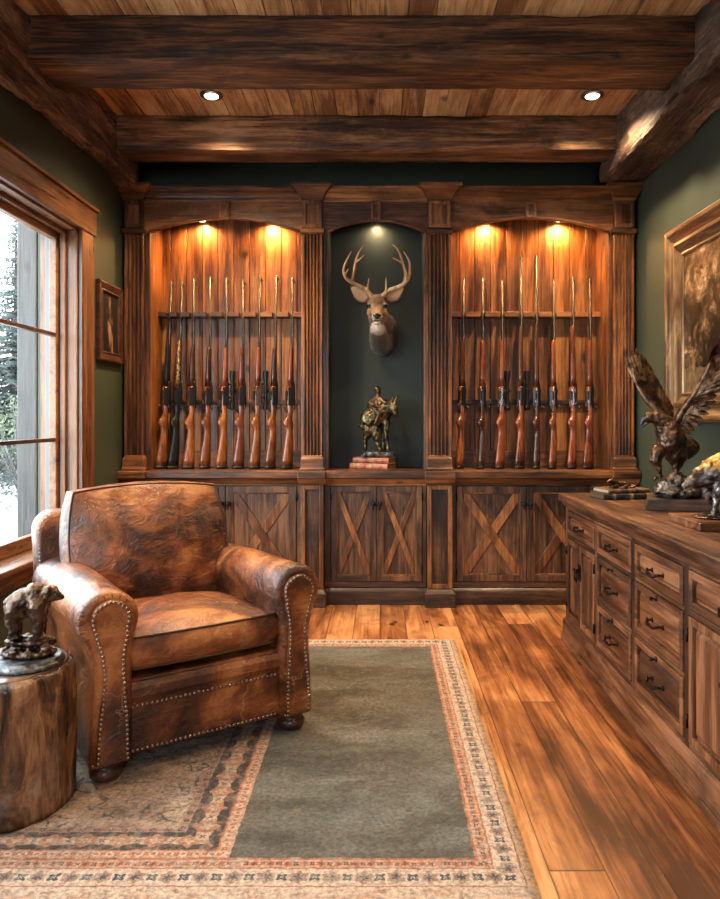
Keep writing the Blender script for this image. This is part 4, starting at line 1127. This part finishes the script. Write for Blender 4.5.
# ================================================================== RUG
def rugmat():
    t = T('worn_persian_rug')
    x0, y0, _ = t.sep(t.obj)
    wob = t.noise(t.obj, 28, 4, .7, col=True); wx, wy, _z = t.sep(wob)
    x = t.math('ADD', x0, t.math('MULTIPLY', t.math('SUBTRACT', wx, .5), .020))
    y = t.math('ADD', y0, t.math('MULTIPLY', t.math('SUBTRACT', wy, .5), .020))
    Mx = lambda a, b: t.math('MAXIMUM', a, b); Mn = lambda a, b: t.math('MINIMUM', a, b)
    sub = lambda a, b: t.math('SUBTRACT', a, b); mul = lambda a, b: t.math('MULTIPLY', a, b)
    gt = lambda a, b: t.math('GREATER_THAN', a, b); lt = lambda a, b: t.math('LESS_THAN', a, b)
    def band(v, a, b): return mul(gt(v, a), lt(v, b))
    bx, by, bn = sub(x, .258), sub(y, 3.765), sub(1.955, y)
    o = Mx(Mx(bx, by), bn)
    horiz = gt(Mx(by, bn), bx)
    s = t.math('ADD', mul(horiz, x), mul(sub(1.0, horiz), y))
    cream, peach, rust, navy, dark = (.62, .47, .35), (.55, .30, .175), (.40, .125, .05), (.045, .055, .07), (.035, .026, .020)
    # field
    n1 = t.noise(t.vec(t.obj, (1, 2.2, 1)), 2.6, 6, .65, .6); n2 = t.noise(t.obj, 60, 4, .7)
    fld = t.ramp(t.math('ADD', mul(n1, .75), mul(n2, .25)), [(.36, (.036, .026, .013)), (.46, (.080, .066, .040)), (.54, (.125, .118, .090)), (.66, (.205, .205, .175))])
    fl2 = t.ramp(t.noise(t.vec(t.obj, (1, 1, 1)), 4.5, 5, .7), [(.52, 0.0), (.72, .5)])
    fld = t.mix(fl2, fld, (.17, .095, .05))
    def flower(u, v, per, r0, r1, petals=6.0):   # petalled ring motif
        a = sub(t.math('FRACT', t.math('DIVIDE', u, per)), .5); a = mul(a, per)
        d = t.math('SQRT', t.math('ADD', mul(a, a), mul(v, v)))
        an = t.math('ARCTAN2', v, a)
        rr = t.math('ADD', d, mul(t.math('COSINE', mul(an, petals)), per*.05))
        return band(rr, r0, r1), lt(rr, r0)
    def strip(v, u, lo, hi, ground, m1, m2, per):
        mid = (lo+hi)/2; hw = (hi-lo)/2; vv = sub(v, mid)
        ring, core = flower(u, vv, per, hw*.30, hw*.66)
        c = t.mix(ring, ground, m1); c = t.mix(core, c, m2)
        r2, c2 = flower(t.math('ADD', u, per/2), vv, per, hw*.10, hw*.42, 4.0)
        c = t.mix(r2, c, m2)
        return c, band(v, lo, hi)
    # outer border
    c = cream
    c = t.mix(band(o, 0, .008), c, rust)
    c1, m1 = strip(o, s, .008, .042, peach, rust, navy, .045); c = t.mix(m1, c, c1)
    c = t.mix(band(o, .042, .047), c, rust)
    c2, m2 = strip(o, s, .047, .115, cream, (.36, .22, .15), navy, .085); c = t.mix(m2, c, c2)
    c = t.mix(band(o, .115, .120), c, rust)
    vv = t.vor(t.obj, 38)
    bm = t.ramp(t.noise(t.vec(t.obj, (1, 1.3, 1)), 30, 4, .7, .4), [(.55, 0.0), (.60, .7)]); c = t.mix(mul(band(o, .128, .17), bm), c, (.30, .15, .09))
    c = t.mix(mul(band(o, .13, .40), t.ramp(t.noise(t.vec(t.obj, (3, 14, 1)), 3, 5, .7), [(.5, 0.0), (.6, .7)])), c, peach)
    border = c
    # left panel
    lx = sub(-.41, x); ly = mul(sub(y, 1.958), 1.25); l = Mn(lx, ly)
    hz = lt(ly, lx); s2 = t.math('ADD', mul(hz, x), mul(sub(1.0, hz), y))
    mott = t.noise(t.obj, 6, 6, .7); vine = t.vor(t.add(t.obj, t.vec(t.noise(t.obj, 14, 3, col=True), (.08, .08, 0))), 16, 'DISTANCE_TO_EDGE')
    p = t.ramp(mott, [(.36, (.20, .115, .070)), (.52, (.40, .265, .175)), (.70, (.55, .43, .33))])
    near = t.ramp(l, [(.20, 1.0), (.80, .55)])
    vm = mul(t.ramp(vine, [(.03, 1.0), (.09, 0.0)]), t.ramp(t.noise(t.obj, 9, 4, .7), [(.46, 0.0), (.56, 1.0)]))
    p = t.mix(mul(vm, near), p, (.030, .030, .032))
    bl = t.ramp(t.noise(t.vec(t.obj, (1, 1.5, 1)), 34, 5, .7, .5), [(.53, 0.0), (.58, 1.0)]); bl2 = t.ramp(t.noise(t.obj, 4.5, 4, .7), [(.44, 0.0), (.56, .85)])
    p = t.mix(mul(mul(bl, bl2), near), p, (.034, .032, .034))
    c3, m3 = strip(l, s2, .0, .040, peach, cream, rust, .04); p = t.mix(m3, p, c3)
    p = t.mix(band(l, .038, .044), p, rust)
    c4, m4 = strip(l, s2, .044, .150, dark, (.42, .19, .10), (.55, .38, .25), .098)
    vm2 = t.ramp(vine, [(.02, 1.0), (.06, 0.0)]); c4 = t.mix(mul(vm2, .5), c4, (.26, .13, .08)); p = t.mix(m4, p, c4)
    c5, m5 = strip(l, s2, .150, .178, (.34, .21, .14), navy, rust, .04); p = t.mix(m5, p, c5)
    base = t.mix(gt(o, 0.0), fld, border)
    isleft = mul(lt(x, -.41), lt(bn, 0.0)); isleft = mul(isleft, lt(by, 0.0))
    base = t.mix(isleft, base, p)
    # wear
    wn_ = t.noise(t.obj, 20, 6, .75); base = t.mix(t.ramp(wn_, [(.48, 0.0), (.66, .62)]), base, t.mix(gt(o, 0.0), t.mix(isleft, (.15, .145, .11), (.46, .33, .24)), (.52, .42, .33)))
    fib = t.noise(t.obj, 220, 3, .8)
    base = t.mix(.35, base, t.ramp(fib, [(.3, .25), (.7, 1.0)]), 'MULTIPLY')
    h = t.math('ADD', mul(fib, .6), mul(n2, .6))
    spk = t.noise(t.obj, 75, 5, .75); base = t.mix(.75, base, t.ramp(spk, [(.36, .35), (.60, 1.35)]), 'MULTIPLY')
    return t.bsdf(Base_Color=base, Roughness=.92, Normal=t.bump(h, .7, .008), Sheen_Weight=.15)
M['rug'] = rugmat()
m = MB(); nx, ny = 46, 60; x0, x1, y0, y1 = -1.52, .405, 1.45, 3.91; vs = []
for j in range(ny+1):
    for i in range(nx+1):
        u, v = i/nx, j/ny; X = x0+(x1-x0)*u; Y = y0+(y1-y0)*v
        e = min(u, 1-u)*nx, min(v, 1-v)*ny
        z = .011+.0015*noise.noise(Vector((X*5, Y*5, 0)))
        if min(e) < .5: z = .004; X += .004*noise.noise(Vector((Y*9, 3, 0)))
        vs.append((X-.0, Y, z))
fs = [(j*(nx+1)+i, j*(nx+1)+i+1, (j+1)*(nx+1)+i+1, (j+1)*(nx+1)+i) for j in range(ny) for i in range(nx)]
m.add(vs, fs, True)
k0 = [(i, 0) for i in range(nx+1)]+[(nx, j) for j in range(1, ny+1)]+[(i, ny) for i in range(nx-1, -1, -1)]+[(0, j) for j in range(ny-1, 0, -1)]
bidx = [j*(nx+1)+i for i, j in k0]; nb = len(m.v)
for b_ in bidx: m.v.append(Vector((m.v[b_].x, m.v[b_].y, .0005)))
for i in range(len(bidx)):
    j = (i+1) % len(bidx); m.f.append((bidx[i], nb+i, nb+j, bidx[j])); m.sm.append(False)
m.f.append(tuple(nb+i for i in range(len(bidx)))); m.sm.append(False)
o = m.build('rug', 'rug')
tag(o, 'worn patterned rug with grey-green field under the leather armchair', 'rug')

# ================================================================== ARMCHAIR
AC = (-.855, 2.914, .0125)
r = thing('armchair', AC, 'brown leather rolled-arm armchair with brass nailheads on the rug by the window', 'armchair', rz=A(35), local=True)
CH = r
def nails(path_pts, name='nailhead_trim', spacing=.0165, nrm=(0, -1, 0), rad=.0066):
    m = MB(); nrm = Vector(nrm)
    pts = [Vector(p) for p in path_pts]; d = 0; nxt = 0
    up = Vector((0, 0, 1)) if abs(nrm.z) < .9 else Vector((1, 0, 0))
    a = nrm.cross(up).normalized(); b = a.cross(nrm).normalized()
    for i in range(len(pts)-1):
        L = (pts[i+1]-pts[i]).length
        while nxt <= d+L:
            c_ = pts[i].lerp(pts[i+1], (nxt-d)/max(L, 1e-9)); nxt += spacing
            rings = []
            for (q, h) in ((1, -.001), (.95, .0018), (.6, .0036), (.12, .0044)):
                rings.append([c_+a*(rad*q*math.cos(2*PI*k/8))+b*(rad*q*math.sin(2*PI*k/8))+nrm*h for k in range(8)])
            m.loft(rings)
        d += L
    o = m.build(name, 'brass', CH); o['kind'] = 'stuff'; return o

def pillow(m, w, d, h, crown, q=.30, n=26, seed=0, amp=.006, side=.012):
    """boxed cushion centred at 0, thickness along z"""
    def top(u, v, s):
        x = u*math.sqrt(1-.5*q*v*v)*w/2; y = v*math.sqrt(1-.5*q*u*u)*d/2
        z = s*(h/2+crown*(1-u*u)**.8*(1-v*v)**.8)
        nz = noise.noise(Vector((x*7+seed, y*7, s*3)))*amp+noise.noise(Vector((x*19+seed, y*15, s)))*amp*.35
        nz *= min(1, 4*(1-max(abs(u), abs(v))))
        return Vector((x, y, z+nz*s))
    g = [-math.cos(PI*i/n) for i in range(n+1)]
    for s in (1, -1):
        m.add([top(u, v, s) for v in g for u in g], [(j*(n+1)+i, j*(n+1)+i+1, (j+1)*(n+1)+i+1, (j+1)*(n+1)+i) for j in range(n) for i in range(n)], True)
    edge = [(g[i], -1) for i in range(n)]+[(1, g[i]) for i in range(n)]+[(g[n-i], 1) for i in range(n)]+[(-1, g[n-i]) for i in range(n)]
    rings = []
    for k in range(7):
        f = 1-2*k/6; ring = []
        for (u, v) in edge:
            p = top(u, v, 1); ctr = Vector((p.x, p.y, 0)); out = Vector((p.x/(w/2)**2, p.y/(d/2)**2, 0)).normalized()
            bul = side*(1-f*f)+.35*amp*noise.noise(Vector((p.x*14, p.y*14, f*2+seed)))*(1-f*f)
            ring.append(Vector((p.x, p.y, f*h/2))+out*bul)
        rings.append(ring)
    m.loft(rings, cap=False)
    e1 = [top(u, v, 1) for u, v in edge]; e2 = [Vector((p.x, p.y, -h/2)) for p in e1]
    return e1+[e1[0]], e2+[e2[0]]
def piping(lines, mx, parent, rad=.0048):
    m = MB(mx)
    for L in lines: m.tube(L, rad, 8, cap=False)
    m.build('piping', 'piping', parent)

# seat cushion
mx = Matrix.Translation((0, -.130, .390)) @ Matrix.Rotation(A(-2), 4, 'X')
m = MB(mx); L = pillow(m, .555, .600, .105, .050, q=.18, seed=1, amp=.010, side=.018)
sc_ = m.build('seat_cushion', 'leather', r); piping(L, mx, sc_)
# back cushion
mx = Matrix.Translation((-.010, .235, .645)) @ Matrix.Rotation(A(-16), 4, 'X') @ Matrix.Rotation(PI/2, 4, 'X')
m = MB(mx); L = pillow(m, .665, .515, .125, .065, q=.34, seed=9, amp=.016, side=.022)
bc = m.build('back_cushion', 'leather', r); piping(L, mx, bc)

# arms
def arm_section(s, grow=0.0):
    """closed outline in (x, z) of the arm seen from the front"""
    cx_, cz, R = .347, .535, .096+grow
    pts = [(.272-grow, .066), (.272-grow, .30), (.276-grow, .42)]
    n = 26; a0, a1 = A(205), A(-42)
    for k in range(n+1):
        a = a0+(a1-a0)*k/n
        pts.append((cx_+R*math.cos(a), cz+R*math.sin(a)))
    pts += [(.408+grow, .43), (.398+grow, .40), (.396+grow, .34), (.402+grow, .22), (.408+grow, .066)]
    return [(s*p, q) for p, q in pts]
for s in (-1, 1):
    m = MB(); rings = []
    for y, g in ((-.458, -.022), (-.455, -.012), (-.448, -.004), (-.438, 0), (-.30, .0), (0, .001), (.25, 0), (.38, 0), (.395, -.01)):
        sec = arm_section(s, g); ring = []
        for (x_, z_) in sec:
            k = noise.noise(Vector((x_*9, y*9, z_*9+s)))*.004
            ring.append((x_+k, y, z_-max(0, (y-.0))*.05*(1 if z_ > .4 else 0)+k))
        rings.append(ring)
    m.loft(rings)
    am = m.build('arm', 'leather', r)
    # front facing panel, keyhole shaped
    cx_, cz, R = .345, .538, .064
    ol = []
    ol.append((.288, .078)); ol += [(.290, .20), (.297, .30), (.302, .38), (.296, .44), (.286, .49)]
    for k in range(17):
        a = A(205)+(A(-25)-A(205))*k/16
        ol.append((cx_+R*math.cos(a), cz+R*math.sin(a)))
    ol += [(.392, .47), (.378, .42), (.372, .36), (.376, .28), (.386, .20), (.394, .078)]
    m = MB()
    pr2 = [(s*p, q) for p, q in ol]
    ins = []
    c0 = Vector((.340, .36))
    for p, q in ol:
        v = Vector((p, q)); t_ = Vector((.338, q if q < .5 else .53)); d_ = (t_-v); d_.normalize(); v = v+d_*.010; ins.append((s*v.x, v.y))
    m.loft([[(p, -.450, q) for p, q in pr2], [(p, -.466, q) for p, q in pr2], [(p, -.471, q) for p, q in ins]], smooth=True)
    fp = m.build('arm_front_panel', 'leather', r)
    path = [(s*p, -.4675, q) for p, q in smooth_2d(ol)] if False else [(s*(p+(.007 if p < cx_-.01 else -.007)), -.4695, q-(.006 if q > .58 else 0)) for p, q in ol]
    nails(path, spacing=.0155)
    # tiny pleats round the roll
    m = MB()
    for k in range(13):
        a = A(190-k*19); d_ = Vector((math.cos(a), 0, math.sin(a)))
        p0 = Vector((cx_, -.456, cz))+d_*.070; p1 = Vector((.352, -.442, .530))+d_*.099; p1.y = -.436
        m.tube([(s*p0.x, p0.y, p0.z), (s*(p0.x+p1.x)/2, -.4535, (p0.z+p1.z)/2), (s*p1.x, p1.y, p1.z)], [.0022, .002, .0008], 6)
    m.build('pleats', 'piping', am)
# front rail
m = MB()
pr_ = [(-.30, .31), (-.40, .315), (-.432, .308), (-.446, .290), (-.446, .262), (-.436, .246), (-.432, .240), (-.432, .075), (-.425, .066), (-.30, .066)]
m.prism(pr_, 'X', -.290, .290, smooth=False)
fr = m.build('front_rail', 'leather', r, bevel=.006, seg=3)
nails([(-.285, -.4335, .228), (.285, -.4335, .228)])
nails([(-.400, -.468 if False else -.4575, .075), (-.290, -.4575, .075)]); nails([(-.285, -.4335, .080), (.285, -.4335, .080)]); nails([(.290, -.4575, .075), (.400, -.4575, .075)])
MB().box(-.29, .29, -.425, .36, .07, .318).build('seat_base', 'leather', r, bevel=.01)
# back frame with rounded shoulders
m = MB(); rings = []
for y, g in ((.300, -.018), (.306, -.006), (.322, 0), (.40, 0), (.435, -.004), (.448, -.02)):
    ring = []; w = .425+g; h = .800+g; rc = .085
    base = [(-w+.012, .07)]
    for k in range(9): a = PI-PI/2*k/8; base.append((-w+rc+rc*math.cos(a), h-rc+rc*math.sin(a)))
    for k in range(9): a = PI/2-PI/2*k/8; base.append((w-rc+rc*math.cos(a), h-rc+rc*math.sin(a)))
    base.append((w-.012, .07))
    for x_, z_ in base: ring.append((x_, y+(z_-.11)*.16, z_))
    rings.append(ring)
m.loft(rings); m.build('back_frame', 'leather', r)
for s in (-1, 1):
    path = []
    for k in range(30):
        z = .47+(.715-.47)*k/29; path.append((s*(.425-.014), .3085+(z-.11)*.16-.001, z))
    for k in range(9): a = PI/2*k/8; path.append((s*(.425-.085+.071*math.cos(a)), .3085+(.715-.11+.071*math.sin(a))*.16-.001, .715+.071*math.sin(a)))
    nails(path)
for (x_, y) in ((-.345, -.395), (.345, -.395), (-.36, .36), (.36, .36)):
    MB().lathe([(.034, 0), (.046, .005), (.054, .018), (.054, .030), (.046, .042), (.038, .048), (.050, .054), (.052, .066), (.052, .085)], (x_, y, 0), 24).build('leg', 'bun', r)

# ================================================================== STUMP TABLE AND BEAR
def stumpmat():
    t = T('polished_log'); x, y, z = t.sep(t.obj)
    n = t.noise(t.vec(t.obj, (1, 1, .40)), 10, 7, .68, 1.4); n2 = t.noise(t.vec(t.obj, (1, 1, .25)), 45, 4, .6)
    f = t.math('ADD', t.math('MULTIPLY', n, .75), t.math('MULTIPLY', n2, .25))
    c = t.ramp(f, [(.40, (.010, .006, .004)), (.47, (.070, .028, .011)), (.54, (.19, .080, .030)), (.64, (.42, .23, .12))])
    c = t.mix(t.ramp(t.noise(t.obj, 5, 4, .7), [(.55, 0.0), (.72, .55)]), c, (.30, .27, .26))
    return t.bsdf(Base_Color=c, Roughness=t.ramp(n, [(.3, .22), (.7, .45)]), Normal=t.bump(f, .9, .02), Coat_Weight=.3, Coat_Roughness=.15)
M['stump'] = stumpmat()
t = T('log_end_grain'); x, y, z = t.sep(t.obj)
d = t.math('SQRT', t.math('ADD', t.math('MULTIPLY', x, x), t.math('MULTIPLY', y, y)))
d = t.math('ADD', d, t.math('MULTIPLY', t.noise(t.obj, 8, 3), .05))
rg = t.math('SINE', t.math('MULTIPLY', d, 420.0)); n = t.noise(t.obj, 9, 5, .65)
c = t.ramp(t.math('ADD', n, t.math('MULTIPLY', rg, .05)), [(.38, (.045, .022, .012)), (.55, (.17, .085, .045)), (.72, (.36, .24, .17))])
M['endgrain'] = t.bsdf(Base_Color=c, Roughness=.28, Normal=t.bump(rg, .15, .002), Coat_Weight=.4, Coat_Roughness=.12)
SX, SY, SR, SZ = -1.168, 2.25, .200, .436
r = thing('log_side_table', (SX, SY, .0125), 'round polished tree-stump side table beside the armchair', 'side table')
m = MB(); rings = []; n = 96
for j in range(33):
    v = j/32; z = .0135+(SZ-.0135)*v; ring = []
    for k in range(n):
        a = 2*PI*k/n; d = Vector((math.cos(a), math.sin(a), 0))
        rr = SR*(1.0+.035*noise.noise(d*1.6+Vector((0, 0, v*.6)))+.040*noise.noise(d*5+Vector((3, 0, v*1.0)))+.022*noise.noise(d*13+Vector((3, 0, v*2.0)))+.008*noise.noise(d*30+Vector((3, 0, v*5)))+.015*(1-v)**3)
        rr -= .016*max(0, (v-.94)/.06)**2
        ring.append((SX+d.x*rr, SY+d.y*rr, z))
    rings.append(ring)
m.loft(rings); m.build('trunk', 'stump', r)
tp = MB(); last = rings[-1]
tp.loft([[(SX+(p[0]-SX)*f, SY+(p[1]-SY)*f, SZ+dz) for p in last] for f, dz in ((.985, -.002), (.98, .003), (.95, .005), (.6, .0055), (.25, .0055), (.02, .0055))])
tp.build('top', 'endgrain', r)
ZTb = SZ+.006
YQ = 2.24
def K(px, py, Y=YQ): return P(px, py, Y)
r = thing('bear_sculpture', (K(28,655).x, YQ, ZTb), 'dark bronze bear standing on a rocky base, on the stump table', 'sculpture')
bx_ = K(27, 655).x
m = MB(); m.lathe([(.108, 0), (.110, .006), (.104, .014), (.098, .018), (.098, .024)], (bx_, YQ, ZTb), 40); m.build('base_plate', 'granite', r)
m = MB(); random.seed(11)
m.ell((bx_, YQ, ZTb+.034), (.082, .050, .016)).ell((bx_+.002, YQ, ZTb+.070), (.074, .040, .015))
for k in range(26):
    a = random.uniform(0, 2*PI); m.ell((bx_+.066*math.cos(a)*random.uniform(.4, 1.1), YQ+.042*math.sin(a), ZTb+random.uniform(.028, .070)), (.018, .014, .010), (random.random(), random.random(), a))
m.organic('rock', 'bronze', r, .004, 0, disp=.005, dsc=55)
m = MB()
# hind quarters left, head right
m.ell(K(19,606), (.046, .038, .044)).ell(K(28,601), (.056, .040, .043)).ell(K(37,600), (.044, .040, .045)).ell(K(36,592), (.034, .034, .030))
m.chain([K(38,600), K(46,595), K(53,595), K(59,596), K(61.5,597)], [0.0378, 0.0292, 0.0215, 0.0129, 0.0095])
m.ell(K(50,592.5), (.026, .026, .022))
for dy, dx in ((-.025, 0), (.025, 2.5)):
    m.chain([K(16+dx,610,YQ+dy), K(12+dx,620,YQ+dy), K(15+dx,628,YQ+dy), K(13+dx,636,YQ+dy)], [0.0344, 0.0232, 0.0163, 0.0146])
    m.ell(K(15+dx,637.5,YQ+dy), (.024, .016, .009))
    m.chain([K(37+dx,606,YQ+dy), K(38+dx,620,YQ+dy), K(38+dx,636,YQ+dy)], [0.0292, 0.0206, 0.0155])
    m.ell(K(40+dx,637.5,YQ+dy), (.023, .016, .009))
    m.ell(K(48,589.5,YQ+dy*.8), (.009, .006, .010))
m.ell(K(11.5,603), (.012, .010, .012))
m.organic('bear', 'bronze', r, .004, 1, disp=.0035, dsc=70)

# ================================================================== OUTDOORS
t = T('snowy_ground'); n = t.noise(t.obj, 1.2, 6, .65)
M['ground'] = t.bsdf(Base_Color=t.ramp(n, [(.35, (.26, .25, .24)), (.6, (.48, .49, .50))]), Roughness=.9)
tag(MB().box(-60, XL-.4, -20, 60, -.5, -.35).build('ground', 'ground'), kind='structure')
def leafmat(name, a, b):
    t = T(name); n = t.noise(t.obj, 5, 4); return t.bsdf(Base_Color=t.mix(n, a, b), Roughness=.8)
M['fir'] = leafmat('blue_green_needles', (.050, .066, .062), (.125, .145, .135))
M['bushg'] = leafmat('light_green_leaves', (.065, .085, .042), (.15, .17, .105))
M['bushd'] = leafmat('bare_grey_twigs', (.060, .057, .057), (.15, .15, .15))
M['bark'] = wood('outdoor_bark', (.018, .015, .012), (.045, .038, .032), (.075, .066, .058), axis='Z', stain=.2)
def fir(x, y, h, w, label, seed):
    rnd = random.Random(seed); g = -.35
    r = thing('conifer_tree', (x, y, g), label, 'tree', 'conifers outside the window')
    m = MB(); m.tube([(x, y, g), (x, y, g+h)], [w*.05, .01], 8); m.build('trunk', 'bark', r)
    m = MB()
    lv = int(h*9)
    for k in range(lv):
        v = (k+.5)/lv; z = g+.3+(h-.3)*v; L = w*(1-v)**.85*.5+.06
        nb = int(7+10*(1-v))
        for j in range(nb):
            a = rnd.uniform(0, 2*PI); ll = L*rnd.uniform(.65, 1.1); d = Vector((math.cos(a), math.sin(a), -.28)); sd = Vector((-math.sin(a), math.cos(a), 0))
            p = Vector((x, y, z+rnd.uniform(-.04, .04)))
            st = max(3, int(ll/.10))
            for q in range(st):
                u = (q+.5)/st; c_ = p+d*ll*u+Vector((0, 0, .18*ll*u*u)); s_ = ll*.22*(1-u*.6)
                for sg in (-1, 1):
                    e_ = c_+sd*sg*s_*rnd.uniform(.7, 1.2)+d*s_*.7+Vector((0, 0, -.10*s_-rnd.uniform(0, .06)))
                    nrm = Vector((0, 0, .03))
                    m.add([c_-d*.035, c_+d*.035+nrm, e_, c_+Vector((0,0,-.02))], [(0, 1, 2), (0, 2, 3), (1, 3, 2), (0, 3, 1)])
    m.build('foliage', 'fir', r)
fir(-9.1, 18.0, 6.75, 3.2, 'tall blue-green conifer standing outside the window', 1)
fir(-13.2, 19.5, 5.8, 2.8, 'shorter conifer outside, left of the tall one', 2)
fir(-9.3, 22.5, 4.2, 2.2, 'distant small conifer behind the tall one outside', 3)
def bush(x, y, w, h, mat, label, seed, name='shrub'):
    rnd = random.Random(seed); g = -.35
    r = thing(name, (x, y, g), label, 'shrub', 'shrubs outside the window')
    m = MB()
    for k in range(int(900*w)):
        a = rnd.uniform(0, 2*PI); e = math.acos(rnd.uniform(0, 1)); q = rnd.uniform(.55, 1)**.5
        c_ = Vector((x+math.cos(a)*math.sin(e)*w/2*q, y+math.sin(a)*math.sin(e)*w*.35*q, g+h*math.cos(e)*q*rnd.uniform(.8, 1.05)))
        s_ = rnd.uniform(.03, .07); d = Vector((rnd.uniform(-1, 1), rnd.uniform(-1, 1), rnd.uniform(-.6, 1))).normalized(); e2 = d.cross(Vector((rnd.random(), rnd.random(), .3))).normalized()
        if mat == 'bushd': m.add([c_, c_+e2*.010, c_+d*s_*3.2, c_-e2*.010+d*.01], [(0, 1, 2), (0, 2, 3), (1, 3, 2), (0, 3, 1)])
        else: m.add([c_-e2*s_*.5, c_+d*s_, c_+e2*s_*.5, c_-d*s_*.6], [(0, 1, 2, 3), (3, 2, 1, 0)][:1])
    m.build('foliage' if mat != 'bushd' else 'twigs', mat, r)
    m = MB()
    for k in range(9):
        a = 2*PI*k/9; m.tube([(x, y, g), (x+math.cos(a)*w*.2, y+math.sin(a)*w*.12, g+h*.45), (x+math.cos(a)*w*.34, y+math.sin(a)*w*.22, g+h*.85)], [.03, .018, .006], 5)
    m.build('stems', 'bark', r)
bush(-7.3, 14.6, 1.9, 2.2, 'bushg', 'pale green leafy shrub just outside in front of the tall conifer', 4)
bush(-9.6, 14.9, 2.0, 1.9, 'bushg', 'pale green leafy shrub outside, further left', 5)
bush(-6.1, 12.6, 1.8, 1.35, 'bushd', 'bare grey twiggy shrub outside, nearest the window post', 6)
bush(-8.1, 12.9, 1.9, 1.25, 'bushd', 'bare grey twiggy shrub outside, further from the window post', 7)
o = MB().box(-2.12, -2.00, 4.20, 4.32, -.45, 3.1).build('porch_post', 'bark', bevel=.01)
tag(o, 'rough timber post standing outside just beyond the window', 'post')
